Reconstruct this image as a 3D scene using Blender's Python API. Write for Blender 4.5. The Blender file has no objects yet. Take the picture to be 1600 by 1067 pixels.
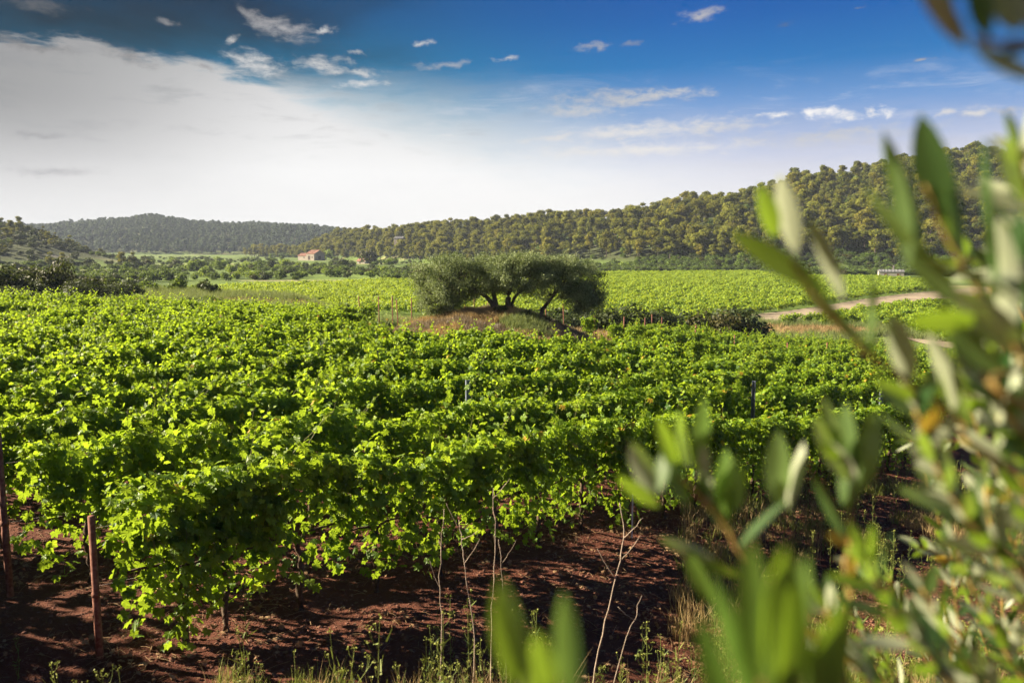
import bpy, math, random
import numpy as np
from mathutils import Vector, Matrix
from math import radians as R, sin, cos, pi

SC = bpy.context.scene
RNG = np.random.default_rng(7)
random.seed(7)

# ------------------------------------------------------------------ camera, sun, sky, exposure
F, PITCH = 1244.0, R(6.79)
cam_d = bpy.data.cameras.new('camera')
cam_d.sensor_width = 36.0
cam_d.lens = 36.0 * F / 1600.0
cam_d.clip_start, cam_d.clip_end = 0.05, 9000
cam_d.dof.use_dof = True
cam_d.dof.focus_distance = 14.0
cam_d.dof.aperture_fstop = 2.8
cam = bpy.data.objects.new('camera', cam_d)
SC.collection.objects.link(cam)
cam.location = (0, 0, 0)
cam.rotation_euler = (pi / 2 - PITCH, 0, 0)
SC.camera = cam

SUN_AZ, SUN_EL = R(-79), R(28)
sd = bpy.data.lights.new('sun', 'SUN')
sd.energy, sd.angle, sd.color = 5.0, R(0.6), (1.0, 0.87, 0.65)
sun = bpy.data.objects.new('sun', sd)
SC.collection.objects.link(sun)
S = Vector((sin(SUN_AZ) * cos(SUN_EL), cos(SUN_AZ) * cos(SUN_EL), sin(SUN_EL)))
sun.rotation_euler = S.to_track_quat('Z', 'Y').to_euler()
SC.view_settings.view_transform = 'Standard'
SC.view_settings.look = 'None'
SC.view_settings.exposure = 2.1
SC.view_settings.gamma = 1.0
SC.cycles.max_bounces = 6
SC.cycles.transparent_max_bounces = 6
SC.cycles.use_denoising = True


def ray(px, py):
    a, b = (px - 800.0) / F, (533.5 - py) / F
    return Vector((a, cos(PITCH) + b * sin(PITCH), -sin(PITCH) + b * cos(PITCH)))


def at(px, py, D):
    v = ray(px, py)
    return v * (D / v.y)


def azel(px, py):
    v = ray(px, py).normalized()
    return math.atan2(v.x, v.y), math.asin(v.z)


class NT:
    """small helper for node trees"""
    def __init__(s, tree):
        s.t = tree; s.n = tree.nodes; s.l = tree.links; s.n.clear()

    def new(s, typ, **kw):
        n = s.n.new(typ)
        for k, v in kw.items():
            setattr(n, k, v)
        return n

    def put(s, sock, v):
        if isinstance(v, bpy.types.NodeSocket):
            s.l.new(v, sock)
        elif v is not None:
            if sock.type == 'RGBA' and not isinstance(v, (int, float)) and len(v) == 3:
                v = (*v, 1)
            sock.default_value = v

    def m(s, op, a, b=None, c=None, clamp=False):
        n = s.new('ShaderNodeMath', operation=op, use_clamp=clamp)
        for i, v in enumerate((a, b, c)):
            if v is not None:
                s.put(n.inputs[i], v)
        return n.outputs[0]

    def vm(s, op, a, b=None):
        n = s.new('ShaderNodeVectorMath', operation=op)
        s.put(n.inputs[0], a)
        if b is not None:
            s.put(n.inputs[1], b)
        return n.outputs[0]

    def mix(s, f, a, b, blend='MIX'):
        n = s.new('ShaderNodeMix', data_type='RGBA', blend_type=blend)
        s.put(n.inputs[0], f); s.put(n.inputs[6], a); s.put(n.inputs[7], b)
        return n.outputs[2]

    def sm(s, v, lo, hi, a=0.0, b=1.0):
        n = s.new('ShaderNodeMapRange', interpolation_type='SMOOTHSTEP')
        for i, x in enumerate((v, lo, hi, a, b)):
            s.put(n.inputs[i], x)
        return n.outputs[0]

    def ramp(s, fac, pts, interp='LINEAR'):
        n = s.new('ShaderNodeValToRGB')
        n.color_ramp.interpolation = interp
        e = n.color_ramp.elements
        while len(e) < len(pts):
            e.new(0.5)
        for i, (p, c) in enumerate(pts):
            e[i].position = p
            e[i].color = (*c, 1) if not isinstance(c, (int, float)) else (c, c, c, 1)
        s.put(n.inputs[0], fac)
        return n.outputs[0]

    def noise(s, vec, scale, detail=4, rough=0.55, dist=0.0, col=False):
        n = s.new('ShaderNodeTexNoise')
        s.put(n.inputs['Vector'], vec)
        n.inputs['Scale'].default_value = scale
        n.inputs['Detail'].default_value = detail
        n.inputs['Roughness'].default_value = rough
        n.inputs['Distortion'].default_value = dist
        return n.outputs[1 if col else 0]


world = bpy.data.worlds.new('World')
SC.world = world
world.use_nodes = True
w = NT(world.node_tree)
tc = w.new('ShaderNodeTexCoord')
sep = w.new('ShaderNodeSeparateXYZ')
w.l.new(w.vm('NORMALIZE', tc.outputs['Generated']), sep.inputs[0])
AZ = w.m('ARCTAN2', sep.outputs[0], sep.outputs[1])
EL = w.m('ARCSINE', sep.outputs[2])
comb = w.new('ShaderNodeCombineXYZ')
w.l.new(AZ, comb.inputs[0]); w.l.new(EL, comb.inputs[1])
UV = comb.outputs[0]
sky = w.new('ShaderNodeTexSky', sky_type='NISHITA')
sky.sun_disc = False
sky.sun_elevation, sky.sun_rotation = SUN_EL, SUN_AZ
nish = w.mix(1.0, sky.outputs[0], (0.07, 0.07, 0.07), 'MULTIPLY')
# thin bright cloud sheet low in the sky and over the sun's side
st = w.vm('MULTIPLY', UV, (1.0, 3.2, 1.0))
n1 = w.noise(st, 5.0, 6, 0.6, 0.4)
# clear blue above the cloud sheet: deeper with height and dimmed towards the left
el01 = w.sm(EL, 0.0, 0.42)
blue = w.ramp(w.m('DIVIDE', EL, 0.5, clamp=True), [
    (0.0, (0.62, 0.70, 0.84)), (0.20, (0.40, 0.50, 0.76)), (0.33, (0.15, 0.32, 0.64)),
    (0.42, (0.01, 0.18, 0.50)), (0.52, (0.0, 0.115, 0.43)), (0.62, (0.0, 0.078, 0.36)), (1.0, (0.02, 0.10, 0.36))])
teal = w.sm(AZ, 0.25, -0.25)
blue = w.mix(w.m('MULTIPLY', teal, 0.8), blue, w.mix(1.0, blue, (0.55, 0.95, 0.62), 'MULTIPLY'))
dimL = w.sm(AZ, -0.02, -0.38)
dimU = w.sm(EL, 0.15, 0.24)
blue = w.mix(w.m('MULTIPLY', dimL, dimU), blue, w.mix(1.0, blue, (0.0, 0.22, 0.20), 'MULTIPLY'))
blue = w.mix(w.m('MULTIPLY', dimL, 0.9), blue, w.mix(1.0, blue, w.ramp(n1, [(0.35, 0.45), (0.65, 1.7)]), 'MULTIPLY'))
blue = w.mix(0.01, blue, nish)
n2 = w.noise(w.vm('MULTIPLY', UV, (1.0, 4.5, 1.0)), 11.0, 6, 0.65, 0.3)
azf = w.m('DIVIDE', w.m('ADD', AZ, 0.62), 1.24, clamp=True)


def azp(px):
    return (azel(px, 200)[0] + 0.62) / 1.24


def elv(px, py):
    return azel(px, py)[1]


bnd = w.ramp(azf, [(0.0, 0.5), (azp(0), elv(0, 62)), (azp(150), elv(150, 66)), (azp(300), elv(300, 92)), (azp(430), elv(430, 128)),
                   (azp(600), elv(600, 165)), (azp(800), elv(800, 205)), (azp(1000), elv(1000, 225)),
                   (azp(1300), elv(1300, 215)), (azp(1600), elv(1600, 195))])
soft = w.ramp(azf, [(azp(0), 0.005), (azp(400), 0.008), (azp(560), 0.05), (azp(800), 0.085), (azp(1200), 0.06), (azp(1600), 0.045)])
dlt = w.m('SUBTRACT', bnd, EL)
dlt = w.m('ADD', dlt, w.m('MULTIPLY', w.m('SUBTRACT', n2, 0.5), 0.055))
veil = w.sm(w.m('DIVIDE', dlt, soft), -1.0, 1.0)
whiteb = w.ramp(w.m('DIVIDE', EL, 0.4, clamp=True), [(0.0, (0.92, 0.90, 0.88)), (0.22, (0.93, 0.925, 0.92)), (0.42, (0.74, 0.74, 0.74)), (0.62, (0.46, 0.46, 0.46)), (1.0, (0.35, 0.35, 0.36))])
lav = w.ramp(w.m('DIVIDE', EL, 0.25, clamp=True), [(0.0, (0.88, 0.86, 0.86)), (0.30, (0.74, 0.74, 0.80)), (0.7, (0.44, 0.48, 0.67)), (1.0, (0.3, 0.38, 0.66))])
white = w.mix(w.sm(AZ, 0.0, 0.38), whiteb, lav)
dark = w.m('MULTIPLY', w.sm(AZ, -0.22, -0.62), w.sm(EL, 0.02, 0.17))
white = w.mix(dark, white, (0.22, 0.22, 0.22))
white = w.mix(w.m('MULTIPLY', w.sm(AZ, -0.25, -0.6), 0.3), white, (0.55, 0.55, 0.56))
white = w.mix(w.m('MULTIPLY', w.sm(n1, 0.45, 0.75), 0.10), white, (0.5, 0.5, 0.52))
wisp = w.m('MULTIPLY', w.sm(w.noise(w.vm('MULTIPLY', UV, (1.0, 6.0, 1.0)), 7.0, 7, 0.68, 0.5), 0.50, 0.78), w.m('MULTIPLY', w.sm(EL, 0.23, 0.14), w.sm(AZ, -0.30, 0.05)))
blue = w.mix(w.m('MULTIPLY', wisp, 0.85), blue, (0.62, 0.66, 0.76))
white = w.mix(w.m('MULTIPLY', w.m('MULTIPLY', w.sm(n2, 0.50, 0.72), w.sm(EL, 0.05, 0.18)), 0.35), white, (0.25, 0.26, 0.28))
col = w.mix(veil, blue, white)
# separate small clouds: px, py, half width, half height, tilt, strength, brightness
CL = [(440, 45, 75, 24, .12, 1.0, .42), (395, 25, 40, 16, .3, .8, .32), (505, 48, 26, 9, -.35, 1, .66), (365, 62, 16, 8, -.3, 1, .55), (500, 98, 60, 14, .0, 1, .62), (520, 112, 40, 10, .0, .8, .62), (570, 115, 42, 10, 0, .9, .66),
      (570, 132, 62, 9, -.08, 1, .74), (657, 67, 22, 7, -.05, 1, .66), (788, 93, 30, 5, -.03, .9, .6), (690, 101, 70, 7, -.05, .8, .5), (925, 74, 42, 9, -.06, 1, .45),
      (1100, 22, 52, 13, -.15, 1, .48), (985, 70, 26, 8, -.2, .6, .35), (1448, 92, 24, 4, 0, 1, .40), (1345, 15, 14, 3, 0, .7, .3), (1225, 38, 18, 6, -.2, .5, .2), (560, 84, 22, 6, 0, .8, .6), (260, 33, 26, 6, 0, .8, .3),
      (60, 8, 70, 15, .05, .7, .16), (50, 72, 75, 12, .07, 1, .20), (60, 213, 75, 6, 0, 1, .36), (210, 90, 60, 16, .2, .7, .20), (320, 105, 30, 8, .2, .8, .30), (400, 100, 70, 22, .2, 1.0, .68), (80, 268, 110, 10, .0, .7, .42),
      (960, 155, 150, 22, -.03, .9, .55), (1040, 148, 110, 12, -.06, .9, .6), (900, 175, 110, 13, .04, .8, .6), (1000, 205, 230, 20, -.06, 1, .74), (1000, 235, 280, 17, -.02, 1, .78), (1300, 215, 220, 20, -.02, .6, .60), (1130, 200, 120, 16, -.02, .7, .66), (860, 215, 80, 7, -.1, .9, .72),
      (1210, 181, 32, 7, -.02, 1, .86), (1275, 178, 24, 13, 0, 1.1, .92), (1300, 176, 26, 14, 0, 1.1, .92), (1325, 181, 22, 11, 0, 1.1, .86), (1357, 177, 12, 11, 0, 1, .84), (1382, 178, 16, 13, 0, 1.1, .9),
      (1475, 178, 22, 7, -.2, 1, .7), (1521, 175, 22, 12, 0, 1.1, .7), (1575, 173, 40, 9, 0, 1, .55), (1320, 205, 90, 12, -.08, .6, .58), (700, 215, 50, 5, 0, .5, .8), (740, 248, 60, 4, 0, .5, .84)]
dn = w.noise(UV, 38.0, 5, 0.6, 0.2, col=True)
dn = w.vm('MULTIPLY', w.vm('SUBTRACT', dn, (0.5, 0.5, 0.5)), (0.05, 0.018, 0.0))
UVd = w.vm('ADD', UV, dn)
nf = w.m('MULTIPLY', w.m('SUBTRACT', w.noise(w.vm('MULTIPLY', UV, (1, 2.6, 1)), 42.0, 6, 0.65, 0.3), 0.5), 1.9)
for px, py, rx, ry, rot, st_, br in CL:
    a, e = azel(px, py)
    mp = w.new('ShaderNodeMapping', vector_type='TEXTURE')
    w.l.new(UVd, mp.inputs[0])
    mp.inputs[1].default_value = (a, e, 0)
    mp.inputs[2].default_value = (0, 0, -rot)
    mp.inputs[3].default_value = (rx / F, ry / F, 1)
    ln = w.new('ShaderNodeVectorMath', operation='LENGTH')
    w.l.new(mp.outputs[0], ln.inputs[0])
    k = w.m('ADD', w.m('SUBTRACT', 0.72, ln.outputs['Value']), nf)
    k = w.m('MULTIPLY', w.sm(k, -0.15, 1.0), w.sm(ln.outputs['Value'], 1.5, 0.5))
    col = w.mix(w.m('MULTIPLY', k, st_, clamp=True), col, (br, br * .985, br * (.97 if br > .5 else 1.02)))
bg = w.new('ShaderNodeBackground')
w.l.new(col, bg.inputs[0])
bg.inputs[1].default_value = 0.240
wo = w.new('ShaderNodeOutputWorld')
w.l.new(bg.outputs[0], wo.inputs[0])

# ------------------------------------------------------------------ mesh helpers
C = SC.collection


class MB:
    """collects faces and makes one mesh; tint is one value per vertex"""
    def __init__(s):
        s.v = []; s.f = []; s.t = []; s.mi = []; s.nv = 0; s.sm = []

    def add(s, V, faces, tint=0.5, mi=0, smooth=False):
        V = np.asarray(V, dtype=np.float32)
        s.v.append(V)
        fa = [tuple(i + s.nv for i in f) for f in faces] if not isinstance(faces, np.ndarray) else faces + s.nv
        s.f.append(fa)
        nf = len(fa)
        s.t.append(np.full(len(V), tint, np.float32) if np.isscalar(tint) else np.asarray(tint, np.float32))
        s.mi.append(np.full(nf, mi, np.int32))
        s.sm.append(np.full(nf, smooth, bool))
        s.nv += len(V)
        return s

    def join(s, o, mi=0):
        off = s.nv
        for V, f, t, m_, sm_ in zip(o.v, o.f, o.t, o.mi, o.sm):
            base = s.nv - 0
            fl = f - 0 if isinstance(f, np.ndarray) else f
            if isinstance(f, np.ndarray):
                s.f.append(f + off)
            else:
                s.f.append([tuple(i + off for i in q) for q in f])
            s.v.append(V); s.t.append(t); s.mi.append(m_ + mi); s.sm.append(sm_)
        s.nv += o.nv
        return s

    def mesh(s, name, mats):
        me = bpy.data.meshes.new(name)
        V = np.concatenate(s.v)
        loops, starts, n = [], [], 0
        for f in s.f:
            if isinstance(f, np.ndarray):
                k = f.shape[1]
                loops.append(f.ravel().astype(np.int32))
                starts.append(n + np.arange(len(f), dtype=np.int32) * k)
                n += f.size
            else:
                for q in f:
                    loops.append(np.array(q, np.int32)); starts.append(np.array([n], np.int32)); n += len(q)
        L = np.concatenate(loops); ST = np.concatenate(starts)
        me.vertices.add(len(V)); me.vertices.foreach_set('co', V.ravel())
        me.loops.add(len(L)); me.loops.foreach_set('vertex_index', L)
        me.polygons.add(len(ST)); me.polygons.foreach_set('loop_start', ST)
        me.polygons.foreach_set('material_index', np.concatenate(s.mi))
        me.polygons.foreach_set('use_smooth', np.concatenate(s.sm))
        at_ = me.attributes.new('tint', 'FLOAT', 'POINT')
        at_.data.foreach_set('value', np.concatenate(s.t))
        me.update(calc_edges=True)
        for m_ in (mats if isinstance(mats, (list, tuple)) else [mats]):
            me.materials.append(m_)
        return me


def link(name, data, parent=None, loc=None, rz=0.0, scale=None):
    o = bpy.data.objects.new(name, data)
    C.objects.link(o)
    if parent is not None:
        o.parent = parent
    if loc is not None:
        o.location = loc
    if rz:
        o.rotation_euler = (0, 0, rz)
    if scale is not None:
        o.scale = (scale,) * 3 if isinstance(scale, (int, float)) else scale
    return o


def tag(o, label=None, cat=None, group=None, kind=None):
    if label: o['label'] = label
    if cat: o['category'] = cat
    if group: o['group'] = group
    if kind: o['kind'] = kind
    return o


def tube(mb, pts, rad, n=6, tint=0.5, mi=0, cap=True):
    pts = [Vector(p) for p in pts]
    if not isinstance(rad, (list, tuple)):
        rad = [rad] * len(pts)
    V, Fc = [], []
    up = Vector((0.03, 0.02, 1))
    for i, p in enumerate(pts):
        d = (pts[min(i + 1, len(pts) - 1)] - pts[max(i - 1, 0)]).normalized()
        a = d.cross(up)
        if a.length < 0.1:
            a = d.cross(Vector((1, 0, 0)))
        a.normalize(); b = d.cross(a)
        for k in range(n):
            t = 2 * pi * k / n
            V.append(p + (a * cos(t) + b * sin(t)) * rad[i])
    for i in range(len(pts) - 1):
        for k in range(n):
            Fc.append((i * n + k, i * n + (k + 1) % n, (i + 1) * n + (k + 1) % n, (i + 1) * n + k))
    if cap:
        Fc.append(tuple(range(n))[::-1]); Fc.append(tuple((len(pts) - 1) * n + k for k in range(n)))
    mb.add([tuple(v) for v in V], Fc, tint, mi, True)


def smooth_path(pts, n=4, wob=0.0, rng=random):
    """Catmull-Rom through pts"""
    P = [Vector(p) for p in pts]
    P = [P[0] * 2 - P[1]] + P + [P[-1] * 2 - P[-2]]
    out = []
    for i in range(1, len(P) - 2):
        for k in range(n):
            t = k / n
            a, b, c, d = P[i - 1], P[i], P[i + 1], P[i + 2]
            v = 0.5 * ((2 * b) + (c - a) * t + (2 * a - 5 * b + 4 * c - d) * t * t + (3 * b - a - 3 * c + d) * t ** 3)
            if wob:
                v = v + Vector((rng.gauss(0, wob), rng.gauss(0, wob), rng.gauss(0, wob)))
            out.append(v)
    out.append(P[-2])
    return out


def unit(a):
    return a / np.maximum(np.linalg.norm(a, axis=-1, keepdims=True), 1e-9)


def stamp(mb, TV, TF, pos, nrm, tip, scale, tint, mi=0, smooth=False):
    """copies of a flat template (x across, y along, z normal) placed at pos, facing nrm, pointing tip"""
    n = unit(nrm)
    y = unit(tip - (tip * n).sum(1, keepdims=True) * n)
    x = np.cross(y, n)
    TV = np.asarray(TV, np.float32); TF = np.asarray(TF, np.int64)
    sc = np.asarray(scale, np.float32).reshape(-1, 1, 1)
    V = pos[:, None, :] + sc * (TV[None, :, 0:1] * x[:, None] + TV[None, :, 1:2] * y[:, None] + TV[None, :, 2:3] * n[:, None])
    N, k = len(pos), len(TV)
    Fc = (TF[None] + (np.arange(N) * k)[:, None, None]).reshape(-1, TF.shape[1])
    mb.add(V.reshape(-1, 3), Fc, np.repeat(np.asarray(tint, np.float32), k), mi, smooth)


# ------------------------------------------------------------------ materials
def mat(name):
    m_ = bpy.data.materials.new(name)
    m_.use_nodes = True
    return m_, NT(m_.node_tree)


def leaf_mat(name, dark_, light, transl, tr_fac=0.4, rough=0.5, spec=0.35, rnd=0.25, sick=None, back=None, hue_rnd=None, nscale=None):
    m_, t = mat(name)
    a = t.new('ShaderNodeAttribute', attribute_name='tint')
    oi = t.new('ShaderNodeObjectInfo')
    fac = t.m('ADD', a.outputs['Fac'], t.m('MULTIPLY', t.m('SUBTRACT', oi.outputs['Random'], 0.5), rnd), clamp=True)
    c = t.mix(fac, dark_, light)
    if sick:
        c = t.mix(t.m('GREATER_THAN', a.outputs['Fac'], 0.99), c, sick)
    if hue_rnd is not None:
        r2 = t.m('FRACT', t.m('MULTIPLY', oi.outputs['Random'], 17.3))
        c = t.mix(t.sm(r2, 0.55, 1.0), c, t.mix(1.0, c, hue_rnd, 'MULTIPLY'))
    if nscale:
        geo = t.new('ShaderNodeTexCoord')
        nn = t.noise(geo.outputs['Object'], nscale, 3, 0.6)
        c = t.mix(1.0, c, t.ramp(nn, [(0.3, 0.72), (0.7, 1.2)]), 'MULTIPLY')
    if back:
        g = t.new('ShaderNodeNewGeometry')
        c = t.mix(g.outputs['Backfacing'], c, back)
    p = t.new('ShaderNodeBsdfPrincipled')
    t.put(p.inputs['Base Color'], c)
    p.inputs['Roughness'].default_value = rough
    p.inputs['Specular IOR Level'].default_value = spec
    tr = t.new('ShaderNodeBsdfTranslucent')
    t.put(tr.inputs[0], t.mix(1.0, t.mix(fac, (0.72, 0.72, 0.72), (1.25, 1.2, 1.1)), transl, 'MULTIPLY'))
    mx = t.new('ShaderNodeMixShader')
    mx.inputs[0].default_value = tr_fac
    t.l.new(p.outputs[0], mx.inputs[1]); t.l.new(tr.outputs[0], mx.inputs[2])
    o = t.new('ShaderNodeOutputMaterial')
    t.l.new(mx.outputs[0], o.inputs[0])
    return m_


def solid_mat(name, c1, c2, scale=8.0, rough=0.85, bump=0.0, bscale=None, spec=0.25, metal=0.0, coords='Object', stretch=None):
    m_, t = mat(name)
    tcn = t.new('ShaderNodeTexCoord')
    v = tcn.outputs[coords]
    if stretch:
        v = t.vm('MULTIPLY', v, stretch)
    nn = t.noise(v, scale, 6, 0.62)
    c = t.mix(t.sm(nn, 0.32, 0.68), c1, c2)
    p = t.new('ShaderNodeBsdfPrincipled')
    t.put(p.inputs['Base Color'], c)
    p.inputs['Roughness'].default_value = rough
    p.inputs['Specular IOR Level'].default_value = spec
    p.inputs['Metallic'].default_value = metal
    if bump:
        b = t.new('ShaderNodeBump')
        b.inputs['Strength'].default_value = 1.0
        b.inputs['Distance'].default_value = bump
        t.l.new(t.noise(v, bscale or scale * 2, 5, 0.6), b.inputs['Height'])
        t.l.new(b.outputs[0], p.inputs['Normal'])
    o = t.new('ShaderNodeOutputMaterial')
    t.l.new(p.outputs[0], o.inputs[0])
    return m_


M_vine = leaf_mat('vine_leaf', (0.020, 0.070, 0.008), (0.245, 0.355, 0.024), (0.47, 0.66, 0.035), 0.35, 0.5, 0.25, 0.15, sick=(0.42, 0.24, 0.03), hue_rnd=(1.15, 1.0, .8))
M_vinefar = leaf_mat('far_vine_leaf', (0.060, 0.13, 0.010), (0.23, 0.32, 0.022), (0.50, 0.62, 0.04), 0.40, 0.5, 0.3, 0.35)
M_shoot = solid_mat('green_shoot', (0.10, 0.14, 0.03), (0.17, 0.13, 0.05), 20, 0.6)
M_vtrunk = solid_mat('vine_bark', (0.045, 0.028, 0.018), (0.11, 0.075, 0.05), 30, 0.95, 0.004, 60)
M_grape = leaf_mat('green_grape', (0.07, 0.14, 0.02), (0.14, 0.22, 0.04), (0.3, 0.45, 0.05), 0.3, 0.35, 0.5)
M_rust = solid_mat('rusty_steel', (0.13, 0.040, 0.022), (0.24, 0.11, 0.075), 22, 0.85, 0.001, 60)
M_zinc = solid_mat('zinc_steel', (0.10, 0.12, 0.16), (0.18, 0.20, 0.25), 22, 0.6, metal=0.5)
M_wire = solid_mat('steel_wire', (0.05, 0.04, 0.035), (0.1, 0.08, 0.07), 10, 0.5, metal=0.7)
M_white = solid_mat('white_plastic', (0.6, 0.62, 0.66), (0.7, 0.72, 0.76), 6, 0.5)
M_pine = leaf_mat('pine_needles', (0.024, 0.042, 0.010), (0.185, 0.198, 0.028), (0.32, 0.32, 0.04), 0.27, 0.7, 0.12, 0.75, hue_rnd=(1.12, 0.90, 0.8))
M_pinefar = leaf_mat('haze_tinted_pine_needles', (0.040, 0.070, 0.042), (0.085, 0.125, 0.068), (0.12, 0.16, 0.07), 0.2, 0.7, 0.1, 0.5)  # lightened grey green puts distance haze into the leaf colour
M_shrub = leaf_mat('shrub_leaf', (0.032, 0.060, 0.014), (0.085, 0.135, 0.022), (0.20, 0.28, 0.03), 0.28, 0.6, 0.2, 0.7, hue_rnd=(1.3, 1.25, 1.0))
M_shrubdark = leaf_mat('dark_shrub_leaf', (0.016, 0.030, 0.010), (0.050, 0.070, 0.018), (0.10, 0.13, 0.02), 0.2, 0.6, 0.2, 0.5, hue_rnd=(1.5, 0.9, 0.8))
M_shrubbright = leaf_mat('bright_shrub_leaf', (0.07, 0.12, 0.016), (0.16, 0.24, 0.03), (0.35, 0.45, 0.05), 0.32, 0.6, 0.2, 0.4)  # lighter green of the bright shrub kind
M_olive = leaf_mat('olive_leaf', (0.055, 0.085, 0.032), (0.29, 0.34, 0.16), (0.22, 0.28, 0.09), 0.28, 0.6, 0.25, 0.1)
M_oliveN = leaf_mat('near_olive_leaf', (0.016, 0.052, 0.014), (0.14, 0.20, 0.060), (0.30, 0.48, 0.03), 0.34, 0.33, 0.65, 0.0, back=(0.33, 0.36, 0.24), nscale=25)
M_oliveG = leaf_mat('young_olive_leaf', (0.035, 0.095, 0.012), (0.15, 0.23, 0.04), (0.30, 0.48, 0.03), 0.42, 0.35, 0.5, 0.0, nscale=20)
M_oliveY = leaf_mat('yellowed_olive_leaf', (0.30, 0.20, 0.03), (0.42, 0.30, 0.05), (0.5, 0.35, 0.04), 0.35, 0.4, 0.4, 0.0)
M_bark = solid_mat('tree_bark', (0.045, 0.036, 0.028), (0.13, 0.105, 0.085), 9, 0.95, 0.02, 22, stretch=(1, 1, .4))
M_twig = solid_mat('olive_twig', (0.17, 0.12, 0.035), (0.34, 0.22, 0.06), 40, 0.7)
M_stalk = solid_mat('dry_stalk', (0.24, 0.18, 0.13), (0.38, 0.30, 0.23), 30, 0.8)
M_weed = leaf_mat('weed_leaf', (0.07, 0.11, 0.03), (0.26, 0.27, 0.06), (0.25, 0.3, 0.05), 0.25, 0.6, 0.2, 0.5)
M_drygrass = leaf_mat('dry_grass_blade', (0.20, 0.13, 0.06), (0.42, 0.31, 0.15), (0.35, 0.25, 0.1), 0.3, 0.7, 0.2, 0.4)
M_grassg = leaf_mat('grey_green_grass', (0.07, 0.11, 0.03), (0.19, 0.22, 0.08), (0.25, 0.3, 0.08), 0.3, 0.7, 0.2, 0.3)
M_clod = solid_mat('soil_clod', (0.075, 0.026, 0.015), (0.20, 0.095, 0.062), 3.0, 0.95, coords='Object')
M_rock = solid_mat('pale_rock', (0.11, 0.10, 0.095), (0.19, 0.17, 0.16), 0.35, 0.95, 0.3, 0.8)
M_stone = solid_mat('pale_wall', (0.24, 0.20, 0.17), (0.32, 0.28, 0.24), 0.6, 0.9, 0.02, 3)
M_whitewall = solid_mat('whitewash', (0.27, 0.24, 0.22), (0.34, 0.31, 0.28), 0.6, 0.9)
M_roof = solid_mat('roof_tiles', (0.25, 0.12, 0.085), (0.34, 0.18, 0.13), 1.2, 0.85, 0.03, 5)
M_roofgrey = solid_mat('grey_roof', (0.10, 0.10, 0.11), (0.17, 0.17, 0.18), 1.2, 0.85)
M_door = solid_mat('dark_opening', (0.035, 0.022, 0.018), (0.06, 0.035, 0.03), 3, 0.8)
M_shutter = solid_mat('red_shutter', (0.14, 0.03, 0.02), (0.2, 0.045, 0.03), 3, 0.7)

# ------------------------------------------------------------------ terrain
def vnoise(x, y, s, seed=0):
    """cheap smooth value noise, -1..1"""
    x = np.asarray(x, float) / s + seed * 17.13; y = np.asarray(y, float) / s + seed * 9.71
    xi, yi = np.floor(x), np.floor(y)
    fx, fy = x - xi, y - yi
    fx, fy = fx * fx * (3 - 2 * fx), fy * fy * (3 - 2 * fy)
    h = lambda a, b: np.modf(np.abs(np.sin(a * 127.1 + b * 311.7) * 43758.5453))[0] * 2 - 1
    return (h(xi, yi) * (1 - fx) + h(xi + 1, yi) * fx) * (1 - fy) + (h(xi, yi + 1) * (1 - fx) + h(xi + 1, yi + 1) * fx) * fy


def sstep(a, b, x):
    t = np.clip((np.asarray(x, float) - a) / (b - a), 0, 1)
    return t * t * (3 - 2 * t)


VZ = -9.0


def table(u, pxs, vals):
    return np.interp(u, [(p - 800) / F for p in pxs], vals)


def edge_y(x):
    """far edge of the near vineyard"""
    return np.interp(x, [-60, -27, -6, 6, 25, 60], [46, 45, 42, 44, 57, 60])


MOUND = (-0.6, 36.0)


def base_z(x, y):
    x = np.asarray(x, float); y = np.asarray(y, float)
    xr = np.clip(x, 0, 40)
    z = -3.75 - 0.035 * (np.clip(y, -20, 80) - 9) - 0.12 * (xr - 0.0016 * xr * xr) - 0.03 * np.clip(x, -40, 0)
    return np.maximum(z, VZ + 0.0)


def ridge_h(u, D, px, rpy, rD, fD, tree):
    zr = (385 - table(u, px, rpy)) / F * table(u, px, rD) - tree
    f, r = table(u, px, fD), table(u, px, rD)
    s = (D - f) / (r - f)
    up = np.sin(np.clip(s, 0, 1) * pi / 2) ** 1.15
    back = 1 - 0.5 * sstep(1.0, 2.6, s)
    return VZ + (zr - VZ) * np.where(s < 1, up, back), s


RH = dict(px=[380, 430, 480, 530, 600, 700, 760, 850, 950, 1050, 1150, 1250, 1350, 1450, 1500, 1600, 1750, 2300],
          rpy=[405, 393, 377, 354, 346, 344, 339, 331, 322, 306, 294, 269, 253, 239, 233, 240, 232, 225],
          rD=[800, 760, 720, 690, 620, 560, 540, 510, 480, 460, 445, 440, 430, 425, 420, 420, 420, 430],
          fD=[730, 680, 620, 570, 500, 420, 400, 360, 330, 305, 290, 280, 272, 265, 262, 258, 255, 255], tree=12.0)
LH = dict(px=[-900, -300, 0, 60, 100, 150, 200, 240], rpy=[300, 325, 346, 356, 374, 388, 399, 402],
          rD=[420, 440, 480, 470, 450, 430, 420, 420], fD=[250, 270, 300, 310, 320, 330, 340, 350], tree=2.5)
DH = dict(px=[-900, -100, 60, 120, 190, 240, 300, 370, 440, 500, 560, 650, 800, 2300],
          rpy=[352, 352, 357, 352, 347, 341, 350, 353, 354, 358, 366, 380, 390, 390],
          rD=[1250] * 14, fD=[900] * 14, tree=5.0)


def hills(x, y):
    u = np.where(y > 1, x / np.maximum(y, 1), 9.0)
    u = np.clip(u, -1.4, 1.2)
    D = np.where(y > 1, y, 0)
    hs = []
    for T in (RH, LH, DH):
        h, s = ridge_h(u, D, **T)
        h = np.where(s > 0, h, -99)
        if T is LH:
            h = np.where(u > (240 - 800) / F, -99, h)
        if T is RH:
            h = np.where(u < (380 - 800) / F, -99, h)
        hs.append(h)
    return hs


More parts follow.
